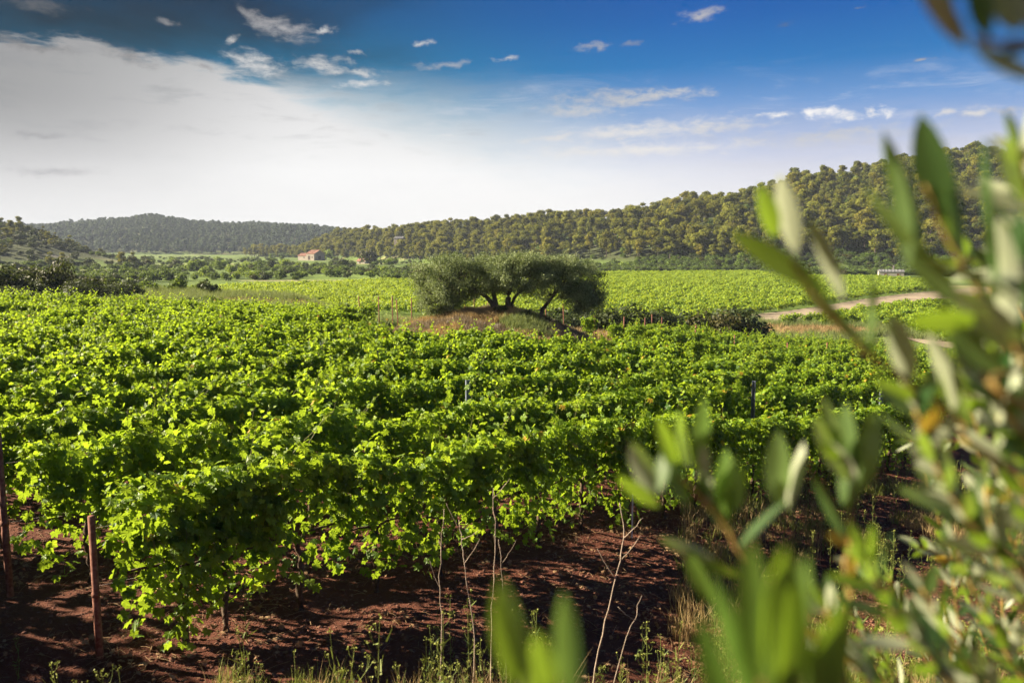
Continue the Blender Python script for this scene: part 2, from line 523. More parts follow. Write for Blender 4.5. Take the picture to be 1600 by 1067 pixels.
def ground_z(x, y):
    x = np.asarray(x, float); y = np.asarray(y, float)
    z = base_z(x, y)
    # step down past the far edge to the valley floor
    e = edge_y(x)
    hold = np.interp(x, [-70, -24, -10, 60], [45, 38, 4, 2])   # the bank on the left keeps its height for longer
    k = sstep(0, 30, y - e - hold)
    z = z * (1 - k) + VZ * k
    # mound with the olives
    dx, dy = (x - MOUND[0]) / 7.4, (y - MOUND[1]) / 9.0
    r = np.sqrt(dx * dx + dy * dy)
    m_ = np.clip(1 - r, 0, 1)
    z = z + 1.75 * sstep(0, 0.95, m_) + np.where(m_ > 0, 0.10 * vnoise(x, y, 0.9, 3) * sstep(0, .3, m_), 0)
    # the bank the photographer stands on
    kb = sstep(6.3, 2.0, y - 0.15 * np.clip(x, -2, 6))
    z = z * (1 - kb) + (-1.72) * kb
    fine = 0.03 * vnoise(x, y, 0.55, 1) + 0.05 * vnoise(x, y, 1.9, 2)
    z = z + fine * sstep(90, 40, y)
    h1, h2, h3 = hills(x, y)
    hm = np.maximum(np.maximum(h1, h2), h3)
    rough = vnoise(x, y, 45, 5) * 2.2 + vnoise(x, y, 17, 6) * 0.8
    hh = np.where(hm > VZ, hm + rough * sstep(0, 9, hm - VZ), hm)
    return np.where(y > 150, np.maximum(z, hh), z)


def gz(x, y):
    return float(ground_z(np.array([x]), np.array([y]))[0])


def hit(px, py, D0=150, D1=900):
    D = np.linspace(D0, D1, 3000)
    v = ray(px, py)
    X, Y, Z = v.x / v.y * D, D, v.z / v.y * D
    k = np.nonzero(Z < ground_z(X, Y))[0]
    i = k[0] if len(k) else 0
    return Vector((X[i], Y[i], Z[i]))


def in_poly(x, y, poly):
    x = np.asarray(x); y = np.asarray(y)
    ins = np.zeros(x.shape, bool)
    n = len(poly)
    for i in range(n):
        x1, y1 = poly[i]; x2, y2 = poly[(i + 1) % n]
        if y1 == y2:
            continue
        c = ((y1 > y) != (y2 > y)) & (x < (x2 - x1) * (y - y1) / (y2 - y1) + x1)
        ins ^= c
    return ins


def gp(px, py, z=VZ):
    v = ray(px, py)
    k = z / v.z
    return (v.x * k, v.y * k)


def build_ground():
    az = np.concatenate([np.linspace(-pi, -R(50), 60, endpoint=False), np.linspace(-R(50), R(50), 420, endpoint=False), np.linspace(R(50), pi, 60, endpoint=False)])
    rr = np.concatenate([[0.35], np.geomspace(0.8, 60, 210), np.geomspace(61.5, 1900, 200)])
    A, RR_ = np.meshgrid(az, rr)
    x, y = np.sin(A) * RR_, np.cos(A) * RR_
    z = ground_z(x, y)
    nr, na = x.shape
    V = np.stack([x, y, z], -1).reshape(-1, 3)
    i, j = np.meshgrid(np.arange(nr - 1), np.arange(na), indexing='ij')
    j2 = (j + 1) % na
    Fq = np.stack([i * na + j, (i + 1) * na + j, (i + 1) * na + j2, i * na + j2], -1).reshape(-1, 4)[:, ::-1]
    V = np.concatenate([V, [[0, 0, ground_z(np.zeros(1), np.zeros(1))[0]]]])
    mb = MB()
    e = edge_y(V[:, 0])
    soil = sstep(2.5, -1.0, V[:, 1] - e) * sstep(-60, -45, V[:, 0])
    dx, dy = (V[:, 0] - MOUND[0]) / 7.5, (V[:, 1] - MOUND[1]) / 9.2
    moundm = sstep(1.0, 0.85, np.sqrt(dx * dx + dy * dy))
    soil = soil * (1 - moundm) + moundm * 0.5
    mb.add(V, Fq, soil, 0, True)
    tri = [(na * 0 + (k + 1) % na, na * 0 + k, nr * na) for k in range(na)]
    mb.f[0] = mb.f[0]
    mb.f.append([tuple(t[::-1]) for t in tri]); mb.mi.append(np.zeros(na, np.int32)); mb.sm.append(np.ones(na, bool))
    # material
    m_, t = mat('ground')
    tcn = t.new('ShaderNodeTexCoord'); P = tcn.outputs['Object']
    a = t.new('ShaderNodeAttribute', attribute_name='tint')
    nA = t.noise(P, 0.9, 8, 0.65); nB = t.noise(P, 14.0, 6, 0.7); nC = t.noise(P, 0.035, 5, 0.6); nD = t.noise(t.vm('MULTIPLY', P, (0.4, 1.6, 1)), 0.02, 4, 0.55, 0.6)
    soil_c = t.mix(t.sm(nA, 0.3, 0.7), (0.092, 0.028, 0.016), (0.155, 0.056, 0.033))
    soil_c = t.mix(t.sm(nB, 0.55, 0.75), soil_c, (0.20, 0.10, 0.068))
    grass = t.mix(t.sm(nC, 0.38, 0.62), (0.065, 0.10, 0.020), (0.13, 0.19, 0.035))
    grass = t.mix(t.sm(nD, 0.58, 0.66), grass, (0.24, 0.23, 0.11))
    grass = t.mix(t.sm(nD, 0.40, 0.34), grass, (0.035, 0.055, 0.018))
    dry = t.mix(t.sm(nA, 0.35, 0.65), (0.125, 0.11, 0.085), (0.22, 0.195, 0.15))
    c = t.mix(t.sm(a.outputs['Fac'], 0.15, 0.45), grass, dry)
    c = t.mix(t.sm(a.outputs['Fac'], 0.55, 0.8), c, soil_c)
    # hillsides: dark litter with pale limestone
    sp = t.new('ShaderNodeSeparateXYZ'); t.l.new(P, sp.inputs[0])
    nE = t.noise(P, 0.05, 6, 0.7)
    hill = t.mix(t.sm(nE, 0.57, 0.64), (0.050, 0.060, 0.022), (0.20, 0.18, 0.15))
    far = t.m('MULTIPLY', t.sm(sp.outputs[1], 240, 300), t.sm(sp.outputs[2], -7.5, -4.5))
    c = t.mix(far, c, hill)
    p = t.new('ShaderNodeBsdfPrincipled')
    t.put(p.inputs['Base Color'], c)
    p.inputs['Roughness'].default_value = 0.95
    p.inputs['Specular IOR Level'].default_value = 0.15
    b = t.new('ShaderNodeBump'); b.inputs['Distance'].default_value = 0.10
    t.l.new(t.m('ADD', nB, t.m('MULTIPLY', t.noise(P, 40, 4, 0.6), 0.5)), b.inputs['Height'])
    t.l.new(b.outputs[0], p.inputs['Normal'])
    o = t.new('ShaderNodeOutputMaterial'); t.l.new(p.outputs[0], o.inputs[0])
    tag(link('ground', mb.mesh('ground', m_)), kind='structure')


build_ground()

# ------------------------------------------------------------------ scatter of uncountable stuff (geometry nodes)
def scatter(name, protos, P, rot, scl, idx, label, cat):
    pc = bpy.data.collections.new(name + '_sources')
    for i, me in enumerate(protos):
        o = bpy.data.objects.new('%s_source_%02d' % (name, i), me)
        pc.objects.link(o)
    me = bpy.data.meshes.new(name)
    me.vertices.add(len(P)); me.vertices.foreach_set('co', np.asarray(P, np.float32).ravel())
    for nm, ty, arr in (('rot', 'FLOAT', rot), ('scl', 'FLOAT', scl), ('idx', 'INT', idx)):
        at_ = me.attributes.new(nm, ty, 'POINT')
        at_.data.foreach_set('value', np.asarray(arr, np.float32 if ty == 'FLOAT' else np.int32))
    o = link(name, me)
    g = bpy.data.node_groups.new(name + '_nodes', 'GeometryNodeTree')
    g.interface.new_socket('Geometry', in_out='INPUT', socket_type='NodeSocketGeometry')
    g.interface.new_socket('Geometry', in_out='OUTPUT', socket_type='NodeSocketGeometry')
    N, L = g.nodes, g.links
    gi, go = N.new('NodeGroupInput'), N.new('NodeGroupOutput')
    inst = N.new('GeometryNodeInstanceOnPoints')
    ci = N.new('GeometryNodeCollectionInfo')
    ci.inputs[0].default_value = pc
    ci.inputs[1].default_value = True
    ci.inputs[2].default_value = True
    inst.inputs['Pick Instance'].default_value = True
    L.new(gi.outputs[0], inst.inputs['Points']); L.new(ci.outputs[0], inst.inputs['Instance'])

    def attr(nm, ty):
        a = N.new('GeometryNodeInputNamedAttribute'); a.data_type = ty
        a.inputs[0].default_value = nm
        return [q for q in a.outputs if q.enabled][0]
    L.new(attr('idx', 'INT'), inst.inputs['Instance Index'])
    cx = N.new('ShaderNodeCombineXYZ'); L.new(attr('rot', 'FLOAT'), cx.inputs[2])
    L.new(cx.outputs[0], inst.inputs['Rotation'])
    L.new(attr('scl', 'FLOAT'), inst.inputs['Scale'])
    L.new(inst.outputs[0], go.inputs[0])
    md = o.modifiers.new('scatter', 'NODES'); md.node_group = g
    return tag(o, label, cat, kind='stuff')


# ------------------------------------------------------------------ grapevines
def vine_leaf_template():
    pol = [(0, 1.0), (16, .72), (27, .60), (38, .78), (52, .92), (66, .72), (80, .60), (95, .70), (112, .74), (135, .58), (160, .50), (180, .12)]
    pts = [(0.0, 0.0, 0.0)]
    ring = [(a, r) for a, r in pol] + [(-a, r) for a, r in pol[-2:0:-1]]
    for a, r in ring:
        x, y = r * sin(R(a)), r * cos(R(a))
        pts.append((x, y, -0.22 * r * r + 0.12 * abs(x) + 0.05 * sin(a * .21)))
    n = len(ring)
    F_ = [(0, 1 + (i + 1) % n, 1 + i) for i in range(n)]
    return np.array(pts), np.array(F_)


VL, VLF = vine_leaf_template()


def make_vine(seed, nleaf=880, fruit=True, sparse=0.0):
    rng = np.random.default_rng(seed); rr = random.Random(seed)
    tr = MB()
    p = smooth_path([(0, 0, -.1), (.03, .02, .22), (-.02, -.02, .45), (.02, 0, .68)], 3, .006, rr)
    tube(tr, p, [.034 - .001 * i for i in range(len(p))], 7)
    for s in (-1, 1):
        p = smooth_path([(.02, 0, .66), (.10 * s, .01, .74), (.42 * s, 0, .76)], 3, .006, rr)
        tube(tr, p, [.017 - .001 * i for i in range(len(p))], 5)
    cane = MB()
    P, Nn, T, Sz, Ti = [], [], [], [], []

    def leaf(p, out, size, tint):
        nrm = np.array(out) + rng.normal(0, .45, 3)
        tip = np.array([rng.normal(0, .5), out[1] * .5, -0.9]) + rng.normal(0, .3, 3)
        P.append(p); Nn.append(nrm); T.append(tip); Sz.append(size); Ti.append(tint)
    # canes rising from the arms through the wires, some arching over and hanging down
    for c in range(15):
        x0 = rng.uniform(-.46, .46)
        side = rr.choice((-1, 1))
        kind = rng.random()
        z0 = .76
        if kind < .48:
            top = rng.uniform(1.34, 1.52)
            pts = [(x0, 0, z0), (x0 + rng.normal(0, .06), side * .06, 1.15), (x0 + rng.normal(0, .1), side * .08, top), (x0 + rng.normal(0, .25), side * .15, top - rng.uniform(.05, .25))]
        elif kind < .86:
            pts = [(x0, 0, z0 + .2), (x0 + rng.normal(0, .1), side * .14, 1.05), (x0 + rng.normal(0, .15), side * .17, rng.uniform(.6, .8)), (x0 + rng.normal(0, .2), side * .18, rng.uniform(.08, .42))]
        else:
            pts = [(x0, 0, 1.2), (x0 + .03, side * .03, 1.45), (x0 + rng.normal(0, .22), side * .08, rng.uniform(1.62, 1.92))]
        path = smooth_path(pts, 5, .006, rr)
        tube(cane, path, [.0045 * (1 - .7 * i / len(path)) for i in range(len(path))], 3, cap=False)
        L = len(path)
        for i, q in enumerate(path):
            f = i / L
            for k in range(2):
                young = f > .75 and q[2] > 1.2
                s_ = rng.uniform(.046, .074) * (0.6 if young else 1.0)
                sd_ = rr.choice((-1, 1))
                off = np.array([rng.normal(0, .05), sd_ * .04, rng.uniform(-.03, .05)])
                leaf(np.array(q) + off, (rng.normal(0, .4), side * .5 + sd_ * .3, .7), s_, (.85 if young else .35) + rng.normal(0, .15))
    # the body of the hedge: a slim wall, widest and brightest along its top
    n = max(nleaf - len(P), 50)
    low = .35 + .15 * sin(seed * 1.7) + sparse
    for i in range(n):
        x = rng.uniform(-.53, .53)
        lowx = low + .16 * sin(x * 9 + seed) + .08 * sin(x * 23 + seed * 3)
        if rng.random() < .36:
            z = rng.uniform(1.22, 1.47)
        else:
            z = lowx + (1.45 - lowx) * rng.beta(1.35, 1.0)
        z += .05 * sin(x * 7 + seed * 2) + .03 * sin(x * 17 + seed)
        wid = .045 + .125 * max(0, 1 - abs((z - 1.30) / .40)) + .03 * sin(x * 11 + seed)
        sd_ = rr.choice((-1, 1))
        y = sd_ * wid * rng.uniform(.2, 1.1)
        topn = min(max(0, (z - 1.20) / .25), 1)  # young growth and sunlit top painted as lighter tint, shaded sides as darker
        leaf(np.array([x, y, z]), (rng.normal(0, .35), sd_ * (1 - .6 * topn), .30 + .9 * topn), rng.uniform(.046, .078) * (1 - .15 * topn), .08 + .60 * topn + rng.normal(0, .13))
    fol = MB()
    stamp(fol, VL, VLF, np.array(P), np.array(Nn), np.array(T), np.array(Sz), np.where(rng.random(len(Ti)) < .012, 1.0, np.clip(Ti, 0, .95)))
    bun = []
    if fruit:
        for b in range(2):
            g = MB()
            bx, by, bz = rng.uniform(-.35, .35), rr.choice((-1, 1)) * rng.uniform(.08, .16), rng.uniform(.48, .62)
            for k in range(34):
                h = rng.random()
                r_ = .034 * (1 - h) ** .6 * rng.uniform(.5, 1)
                an = rng.uniform(0, 2 * pi)
                c = np.array([bx + r_ * cos(an), by + r_ * sin(an), bz - h * .11])
                s_ = rng.uniform(.009, .012)
                V = [c + s_ * np.array(v) for v in ((0, 0, 1), (.94, 0, .3), (.29, .9, .3), (-.76, .55, .3), (-.76, -.55, .3), (.29, -.9, .3), (.76, .55, -.45), (-.29, .9, -.45), (-.94, 0, -.45), (-.29, -.9, -.45), (.76, -.55, -.45), (0, 0, -1))]
                Fs = [(0, 1, 2), (0, 2, 3), (0, 3, 4), (0, 4, 5), (0, 5, 1), (1, 6, 2), (2, 6, 7), (2, 7, 3), (3, 7, 8), (3, 8, 4), (4, 8, 9), (4, 9, 5), (5, 9, 10), (5, 10, 1), (1, 10, 6), (11, 7, 6), (11, 8, 7), (11, 9, 8), (11, 10, 9), (11, 6, 10)]
                g.add(V, Fs, rng.uniform(.2, .8), 0, True)
            bun.append(g)
    return tr, cane, fol, bun


NV = 8
vine_parts, vine_whole = [], []
for s in range(NV):
    tr, cane, fol, bun = make_vine(11 + s, sparse=(0.12 if s in (2, 5) else 0))
    whole = MB(); whole.join(tr, 0); whole.join(cane, 1); whole.join(fol, 2)
    vine_parts.append((tr.mesh('vine_trunk', M_vtrunk), cane.mesh('vine_canes', M_shoot), fol.mesh('vine_foliage', M_vine), [b.mesh('grape_bunch', M_grape) for b in bun]))
    vine_whole.append(whole.mesh('vine', [M_vtrunk, M_shoot, M_vine]))

ROWD = np.array([0.73, 0.6834]); ROWD /= np.linalg.norm(ROWD)
ROWN = np.array([-ROWD[1], ROWD[0]])
ROWYAW = math.atan2(ROWD[1], ROWD[0])
P0 = np.array([-2.07, 7.6])
N0 = P0 @ ROWN
SP, VS = 2.2, 0.85


def right_edge(y):
    return 4.6 + (y - 13.0) * 0.92


ORD = ['front', 'second', 'third', 'fourth', 'fifth', 'sixth', 'seventh', 'eighth', 'ninth', 'tenth']
VINES = []
rowinfo = {}
for r in range(-1, 36):
    if r < 0:
        continue
    for k in range(-60, 110):
        q = P0 + ROWD * (k * VS + (0.37 * r) % VS) + ROWN * (SP * r)
        x, y = q
        if y < 4.5 or y > edge_y(x) or x > right_edge(y) or x < -0.66 * y - 1.5 or x > 0.66 * y + 1.5:
            continue
        if r == 0 and x < -3.15:
            continue
        if r == 1 and x < -5.0:
            continue
        d2 = math.hypot((x - MOUND[0]) / 7.1, (y - MOUND[1]) / 9.1)
        if d2 < 1.0:
            continue
        if random.random() < 0.02:
            continue
        x += random.gauss(0, .04); y += random.gauss(0, .04)
        VINES.append((x, y, r, k))
        rowinfo.setdefault(r, []).append((x, y))
VINES.append((*(P0 + ROWD * -1.2), 0, 0))
VINES.sort(key=lambda v: v[0] ** 2 + v[1] ** 2)
PROTO_V = {}


def row_label(r, x, y, k):
    px = 800 + F * x / y
    span = 'beyond' if r else 'with bare red soil before it'
    part_ = 'bushy' if (k % 3 == 0) else 'leafy' if (k % 3 == 1) else 'trailing'
    return '%s green grapevine trained on wires in the %s vine row counted from the camera' % (part_, ORD[r] if r < 10 else 'next')


zv = ground_z(np.array([v[0] for v in VINES]), np.array([v[1] for v in VINES]))
nind = 300
for i, (x, y, r, k) in enumerate(VINES[:nind]):
    s = int(RNG.integers(NV))
    trm, cam_, fom, bum = vine_parts[s]
    e = link('grapevine', None, loc=(x, y, float(zv[i])), rz=ROWYAW + (pi if RNG.random() < .5 else 0), scale=float(RNG.uniform(.92, 1.10)))
    e.empty_display_size = .2
    tag(e, None, 'grapevine', 'grapevines in the %s vine row' % ORD[min(r, 9)] if r < 10 else 'grapevines in the rows past the tenth')
    e['label'] = ('green grapevine on wires in the %s vine row from the camera' % ORD[r]) if r < 9 else 'green grapevine among the rows past the ninth, before the olive mound'
    if r >= 9:
        e['group'] = 'grapevines past the ninth row'
    link('trunk', trm, e); link('foliage', fom, e)
    if y < 22:
        link('cane', cam_, e)
    if r < 2:
        for b in bum:
            link('grape_bunch', b, e)
rest = VINES[nind:]
print('vines', len(VINES))
scatter('more_grapevines', vine_whole, [(v[0], v[1], zv[nind + i]) for i, v in enumerate(rest)],
        ROWYAW + pi * RNG.integers(0, 2, len(rest)), RNG.uniform(.9, 1.12, len(rest)), RNG.integers(0, NV, len(rest)),
        'dense green rows of grapevines farther off around the olive mound', 'grapevines')

# posts of the trellis ------------------------------------------------
def post_mesh(h, prof='tube', m_=M_rust, r=.028):
    mb = MB()
    if prof == 'tube':
        tube(mb, [(0, 0, -.3), (0, 0, h * .45), (0, 0, h * .452), (0, 0, h)], [r, r, r * .92, r * .92], 10)
        tube(mb, [(0, 0, h * .44), (0, 0, h * .47)], r * 1.12, 10)
    else:   # rolled channel section
        w_, d_, t_ = r * 1.2, r * .9, r * .25
        ring = [(-w_, -d_), (w_, -d_), (w_, d_), (w_ - t_, d_), (w_ - t_, -d_ + t_), (-w_ + t_, -d_ + t_), (-w_ + t_, d_), (-w_, d_)]
        V = [(x, y, -.3) for x, y in ring] + [(x, y, h) for x, y in ring]
        n = len(ring)
        mb.add(V, [(i, (i + 1) % n, n + (i + 1) % n, n + i) for i in range(n)] + [tuple(range(n, 2 * n))[::1], tuple(range(n))[::-1]])
    return mb.mesh('post', m_)


def post(name, x, y, h, label, m_=M_rust, prof='tube', r=.028, lean=(0, 0), group=None, cat='post'):
    o = link(name, post_mesh(h, prof, m_, r), loc=(x, y, gz(x, y)))
    o.rotation_euler = (lean[0], lean[1], random.uniform(0, 3))
    return tag(o, label, cat, group)


e0 = at(155, 1010, 6.5); z0 = gz(e0.x, e0.y)
o = post('trellis_post', e0.x, e0.y, 1.28, 'rusty red steel post at the near end of the front vine row', r=.031, lean=(0, -0.045))
e1 = at(18, 955, 7.85)
o = post('trellis_post', e1.x, e1.y, 1.72, 'tall rusty post at the frame edge, ending the second vine row', r=.034)
k = 0
for (px, D, h, mt, lab) in ((730, 13.2, 1.7, M_zinc, 'blue grey steel stake showing through the gap in the second vine row'),
                            (1183, 17.0, 1.8, M_zinc, 'grey blue steel stake within the second vine row under the middle olive sprays'),
                            (1386, 17.8, 1.75, M_zinc, 'blue grey steel stake ending the second vine row above the weedy soil')):
    x = (px - 800) / F * D
    o = post('trellis_post', x, D, h, lab, mt, 'channel', .03)
for i, (px, r_) in enumerate(((500, 5), (588, 4), (880, 4))):
    u = (px - 800) / F
    D = (N0 + SP * r_) / (np.array([u, 1.0]) @ ROWN)
    post('trellis_post', u * D, D, 1.62, 'slim grey steel stake standing up inside the %s vine row' % ORD[r_], M_zinc, 'channel', .028, group='steel stakes inside the vine rows')
sx = at(987, 858, 10.6)
tagp = post('plant_marker', sx.x, sx.y, .62, 'thin white plastic stake in the soil under the front vine row', M_white, 'channel', .008, cat='stake')
# rusty posts along the far edge of the vineyard and on the right block
fp = [(563, 46), (592, 46), (613, 46), (622, 44), (643, 46), (675, 50), (691, 50), (706, 50), (725, 50), (739, 50), (764, 52), (1008, 46), (1020, 50), (1035, 52), (854, 52), (882, 48), (933, 44), (975, 42), (1085, 40), (1151, 38), (1234, 37), (1295, 40)]
for px, D in fp:
    x = (px - 800) / F * D
    post('boundary_post', x, D, 1.9 + random.uniform(-.15, .2), 'thin rusty post in the line along the far edge of the near vineyard', r=.032, lean=(random.gauss(0, .03), random.gauss(0, .03)), group='rusty posts along the far vineyard edge')
# wires of the first rows
for r_ in (0, 1, 2):
    pts = sorted(rowinfo[r_], key=lambda q: q[0])
    mb = MB()
    for hz in (.78, 1.40):
        P = []
        for i in range(0, len(pts), 4):
            x, y = pts[i]
            P.append((x, y, gz(x, y) + hz))
        if r_ == 0:
            P[0] = (e0.x, e0.y, z0 + hz * .82)
        if r_ == 1:
            P[0] = (e1.x, e1.y, gz(e1.x, e1.y) + hz)
        tube(mb, P, .0013, 4)
    tag(link('trellis_wire', mb.mesh('wire', M_wire)), 'thin steel wires strung along the %s vine row' % ORD[r_], 'wire')

# ------------------------------------------------------------------ plants for the hills and the valley
LEAFQ = np.array([(-.5, -.1, 0), (.1, -.5, .06), (.5, .15, 0), (-.12, .5, .08)])
LEAFQF = np.array([(0, 1, 2, 3)])


def crown(clumps, n, size, rng, mb=None, flat=.75, tvar=.25, inner=.55):
    """leaf tufts spread through a set of ellipsoid clumps"""
    mb = mb or MB()
    vol = np.array([c[3] * c[4] * c[5] for c in clumps]) ** .67
    cnt = (n * vol / vol.sum()).astype(int) + 4
    for (x, y, z, a, b, c), m_ in zip(clumps, cnt):
        d = unit(rng.normal(size=(m_, 3)))
        r = rng.uniform(inner, 1.06, m_)[:, None] * (1 + .14 * np.sin(d[:, :1] * 7 + x) * np.cos(d[:, 1:2] * 6 + y * 2))
        P = np.array([x, y, z]) + d * r * np.array([a, b, c])
        nr = d * np.array([1, 1, 1.3]) + rng.normal(0, .55, (m_, 3))
        tip = rng.normal(size=(m_, 3))
        base = rng.uniform(.3, .7)
        stamp(mb, LEAFQ, LEAFQF, P, nr, tip, size * rng.uniform(.6, 1.35, m_), np.clip(base + rng.normal(0, tvar, m_), 0, 1))
    return mb


def pine(seed, n=1700, size=.44):
    rng = np.random.default_rng(seed); rr = random.Random(seed)
    H = rng.uniform(6.5, 8.5); W_ = rng.uniform(2.2, 3.1)
    cl = []
    for i in range(int(rng.integers(9, 16))):
        h = rng.uniform(.36, .95)
        rad = W_ * (1.0 - abs(h - .55) * 1.15) * rng.uniform(.3, .85)
        an = rng.uniform(0, 2 * pi)
        s_ = rng.uniform(.6, 1.5)
        cl.append((rad * cos(an), rad * sin(an), H * h, s_, s_, s_ * .72))
    cl.append((rng.normal(0, .4), rng.normal(0, .4), H * .95, 1.2, 1.2, .8))
    tr = MB()
    p = smooth_path([(0, 0, -.8), (.1, .05, H * .3), (.25 * rng.normal(), .2, H * .6), (rng.normal(0, .3), 0, H * .9)], 3)
    tube(tr, p, [.20 - .015 * i for i in range(len(p))], 6)
    for c in cl[:6]:
        tube(tr, [(0, 0, H * .35), (c[0] * .5, c[1] * .5, c[2] * .85), (c[0], c[1], c[2])], [.09, .06, .03], 4)
    return tr, crown(cl, n, size, rng)


def shrub(seed, n=500, size=.30, h=2.0, w=1.5, tall=False):
    rng = np.random.default_rng(seed); cl = []
    for i in range(int(rng.integers(6, 10))):
        an = rng.uniform(0, 2 * pi); rad = w * rng.uniform(.1, .72)
        s_ = w * rng.uniform(.32, .55)
        zz = h * rng.uniform(.3, .75) * (1 - .35 * rad / w)
        cl.append((rad * cos(an), rad * sin(an), zz, s_, s_, s_ * rng.uniform(.7, 1.0)))
    st = MB()
    for c in cl[:5]:
        tube(st, [(0, 0, -.3), (c[0] * .4, c[1] * .4, c[2] * .5), (c[0], c[1], c[2])], [.05 * h / 2, .035 * h / 2, .015], 4)
    return st, crown(cl, n, size, rng)


def whole(parts, mats):
    m_ = MB()
    for i, p_ in enumerate(parts):
        m_.join(p_, i)
    return m_.mesh('whole', mats)


pine_p = [pine(40 + s) for s in range(6)]
pine_m = [(a.mesh('pine_trunk', M_bark), b.mesh('pine_crown', M_pine)) for a, b in pine_p]
pine_w = [whole(p_, [M_bark, M_pine]) for p_ in pine_p]
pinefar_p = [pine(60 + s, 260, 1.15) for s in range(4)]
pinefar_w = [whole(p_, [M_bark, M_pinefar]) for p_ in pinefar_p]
shr_p = [shrub(80 + s) for s in range(5)]
SHR = {k: [(a.mesh('shrub_stems', M_bark), b.mesh('shrub_crown', m_)) for a, b in shr_p] for k, m_ in (('mid', M_shrub), ('dark', M_shrubdark), ('bright', M_shrubbright))}
shrd_w = [whole(p_, [M_bark, M_shrubdark]) for p_ in shr_p]
shrm_w = [whole(p_, [M_bark, M_shrub]) for p_ in shr_p]
shrn_p = [shrub(90 + s, 3200, .12) for s in range(3)]
SHRN = {k: [(a.mesh('shrub_stems', M_bark), b.mesh('shrub_crown', m_)) for a, b in shrn_p] for k, m_ in (('mid', M_shrub), ('dark', M_shrubdark), ('bright', M_shrubbright))}


def place(kind, name, x, y, scale, label, cat, group, sz=1.0, near=False, z=None, tree_parts=('trunk', 'crown')):
    src = (SHRN if near else SHR)[kind] if kind in SHR else pine_m
    a, b = src[int(RNG.integers(len(src)))]
    e = link(name, None, loc=(x, y, gz(x, y) if z is None else z), rz=float(RNG.uniform(0, 6.28)), scale=(scale, scale, scale * sz))
    tag(e, label, cat, group)
    link(tree_parts[0], a, e); link(tree_parts[1], b, e)
    return e


# pine wood on the ridge
def hill_points(T, step, dlo, dhi, pxlo, pxhi, seed, keep=None):
    rng = np.random.default_rng(seed)
    out = []
    xs = np.arange(-1400, 1400, step); ys = np.arange(dlo, dhi, step)
    X, Y = np.meshgrid(xs, ys)
    X = (X + rng.uniform(-.45, .45, X.shape) * step).ravel(); Y = (Y + rng.uniform(-.45, .45, Y.shape) * step).ravel()
    U = X / Y
    k = (U > (pxlo - 800) / F) & (U < (pxhi - 800) / F)
    X, Y, U = X[k], Y[k], U[k]
    h, s = ridge_h(U, Y, **T)
    k = (s > 0.0) & (s < 1.18)
    X, Y, s = X[k], Y[k], s[k]
    Z = ground_z(X, Y)
    hh = ridge_h(X / Y, Y, **T)[0]
    k = Z < hh + 6
    return X[k], Y[k], Z[k], s[k]


X, Y, Z, sP = hill_points(RH, 4.9, 240, 900, 385, 1720, 3)
k = (vnoise(X, Y, 22, 9) > -.78) & (RNG.random(len(X)) < .93) & ((sP > .14 + .05 * vnoise(X, Y, 20, 8)) | (X / Y < .05))
X, Y, Z = X[k], Y[k], Z[k]
# clearing on the slope round the ruin
ruin = at(622, 377, 520)
k = np.hypot(X - ruin.x, (Y - ruin.y) / 2.2 + 3) > 5.5
X, Y, Z = X[k], Y[k], Z[k]
order = np.argsort(Y / np.where(np.abs(X / Y) < .66, 1, .4))
X, Y, Z = X[order], Y[order], Z[order]
print('pines', len(X))
for i in range(300):
    s = int(RNG.integers(6)); a, b = pine_m[s]
    sc_ = float(RNG.uniform(.8, 1.3))
    e = link('pine_tree', None, loc=(X[i], Y[i], Z[i]), rz=float(RNG.uniform(0, 6.28)), scale=(sc_, sc_, sc_ * float(RNG.uniform(.8, 1.1))))
    tag(e, 'olive green pine at the front edge of the pine wood on the ridge', 'pine tree', 'pines at the front of the wooded hill')
    link('trunk', a, e); link('crown', b, e)
n = len(X) - 300
ix = RNG.choice(9, n, p=[.135] * 6 + [.19 / 3] * 3)
scatter('pine_wood', pine_w + shrm_w[:3], np.stack([X, Y, Z], 1)[300:], RNG.uniform(0, 6.28, n), .55 + .85 * RNG.random(n) ** 1.3 + (ix > 5) * 1.2, ix, 'golden green pine wood covering the long ridge', 'pine wood')
X, Y, Z, _ = hill_points(DH, 9.5, 880, 1330, -30, 640, 4)
n = len(X)
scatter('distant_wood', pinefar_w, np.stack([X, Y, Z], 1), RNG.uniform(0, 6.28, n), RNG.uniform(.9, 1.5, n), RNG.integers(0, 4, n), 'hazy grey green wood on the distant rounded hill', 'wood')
X, Y, Z, _ = hill_points(LH, 6.2, 270, 520, -40, 236, 5)
k = vnoise(X, Y, 26, 12) + .5 * vnoise(X, Y, 9, 13) > -.22
X, Y, Z = X[k], Y[k], Z[k]
n = len(X)
scatter('hillside_scrub', shrd_w + pine_w[:2], np.stack([X, Y, Z], 1), RNG.uniform(0, 6.28, n), RNG.uniform(.8, 1.8, n) * np.where((ii := RNG.choice(7, n, p=[.18, .18, .18, .18, .18, .05, .05])) > 4, .45, 1.0), ii, 'dark scrub scattered over the rocky hillside', 'scrub')

# far vineyards on the valley floor -------------------------------------
def farclump(seed):
    rng = np.random.default_rng(seed)
    cl = [(rng.uniform(-.7, .7), rng.normal(0, .08), rng.uniform(.65, 1.1), .45, .34, .36) for _ in range(4)]
    mb = crown(cl, 170, .20, rng, inner=.4)
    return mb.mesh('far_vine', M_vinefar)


far_m = [farclump(200 + s) for s in range(5)]


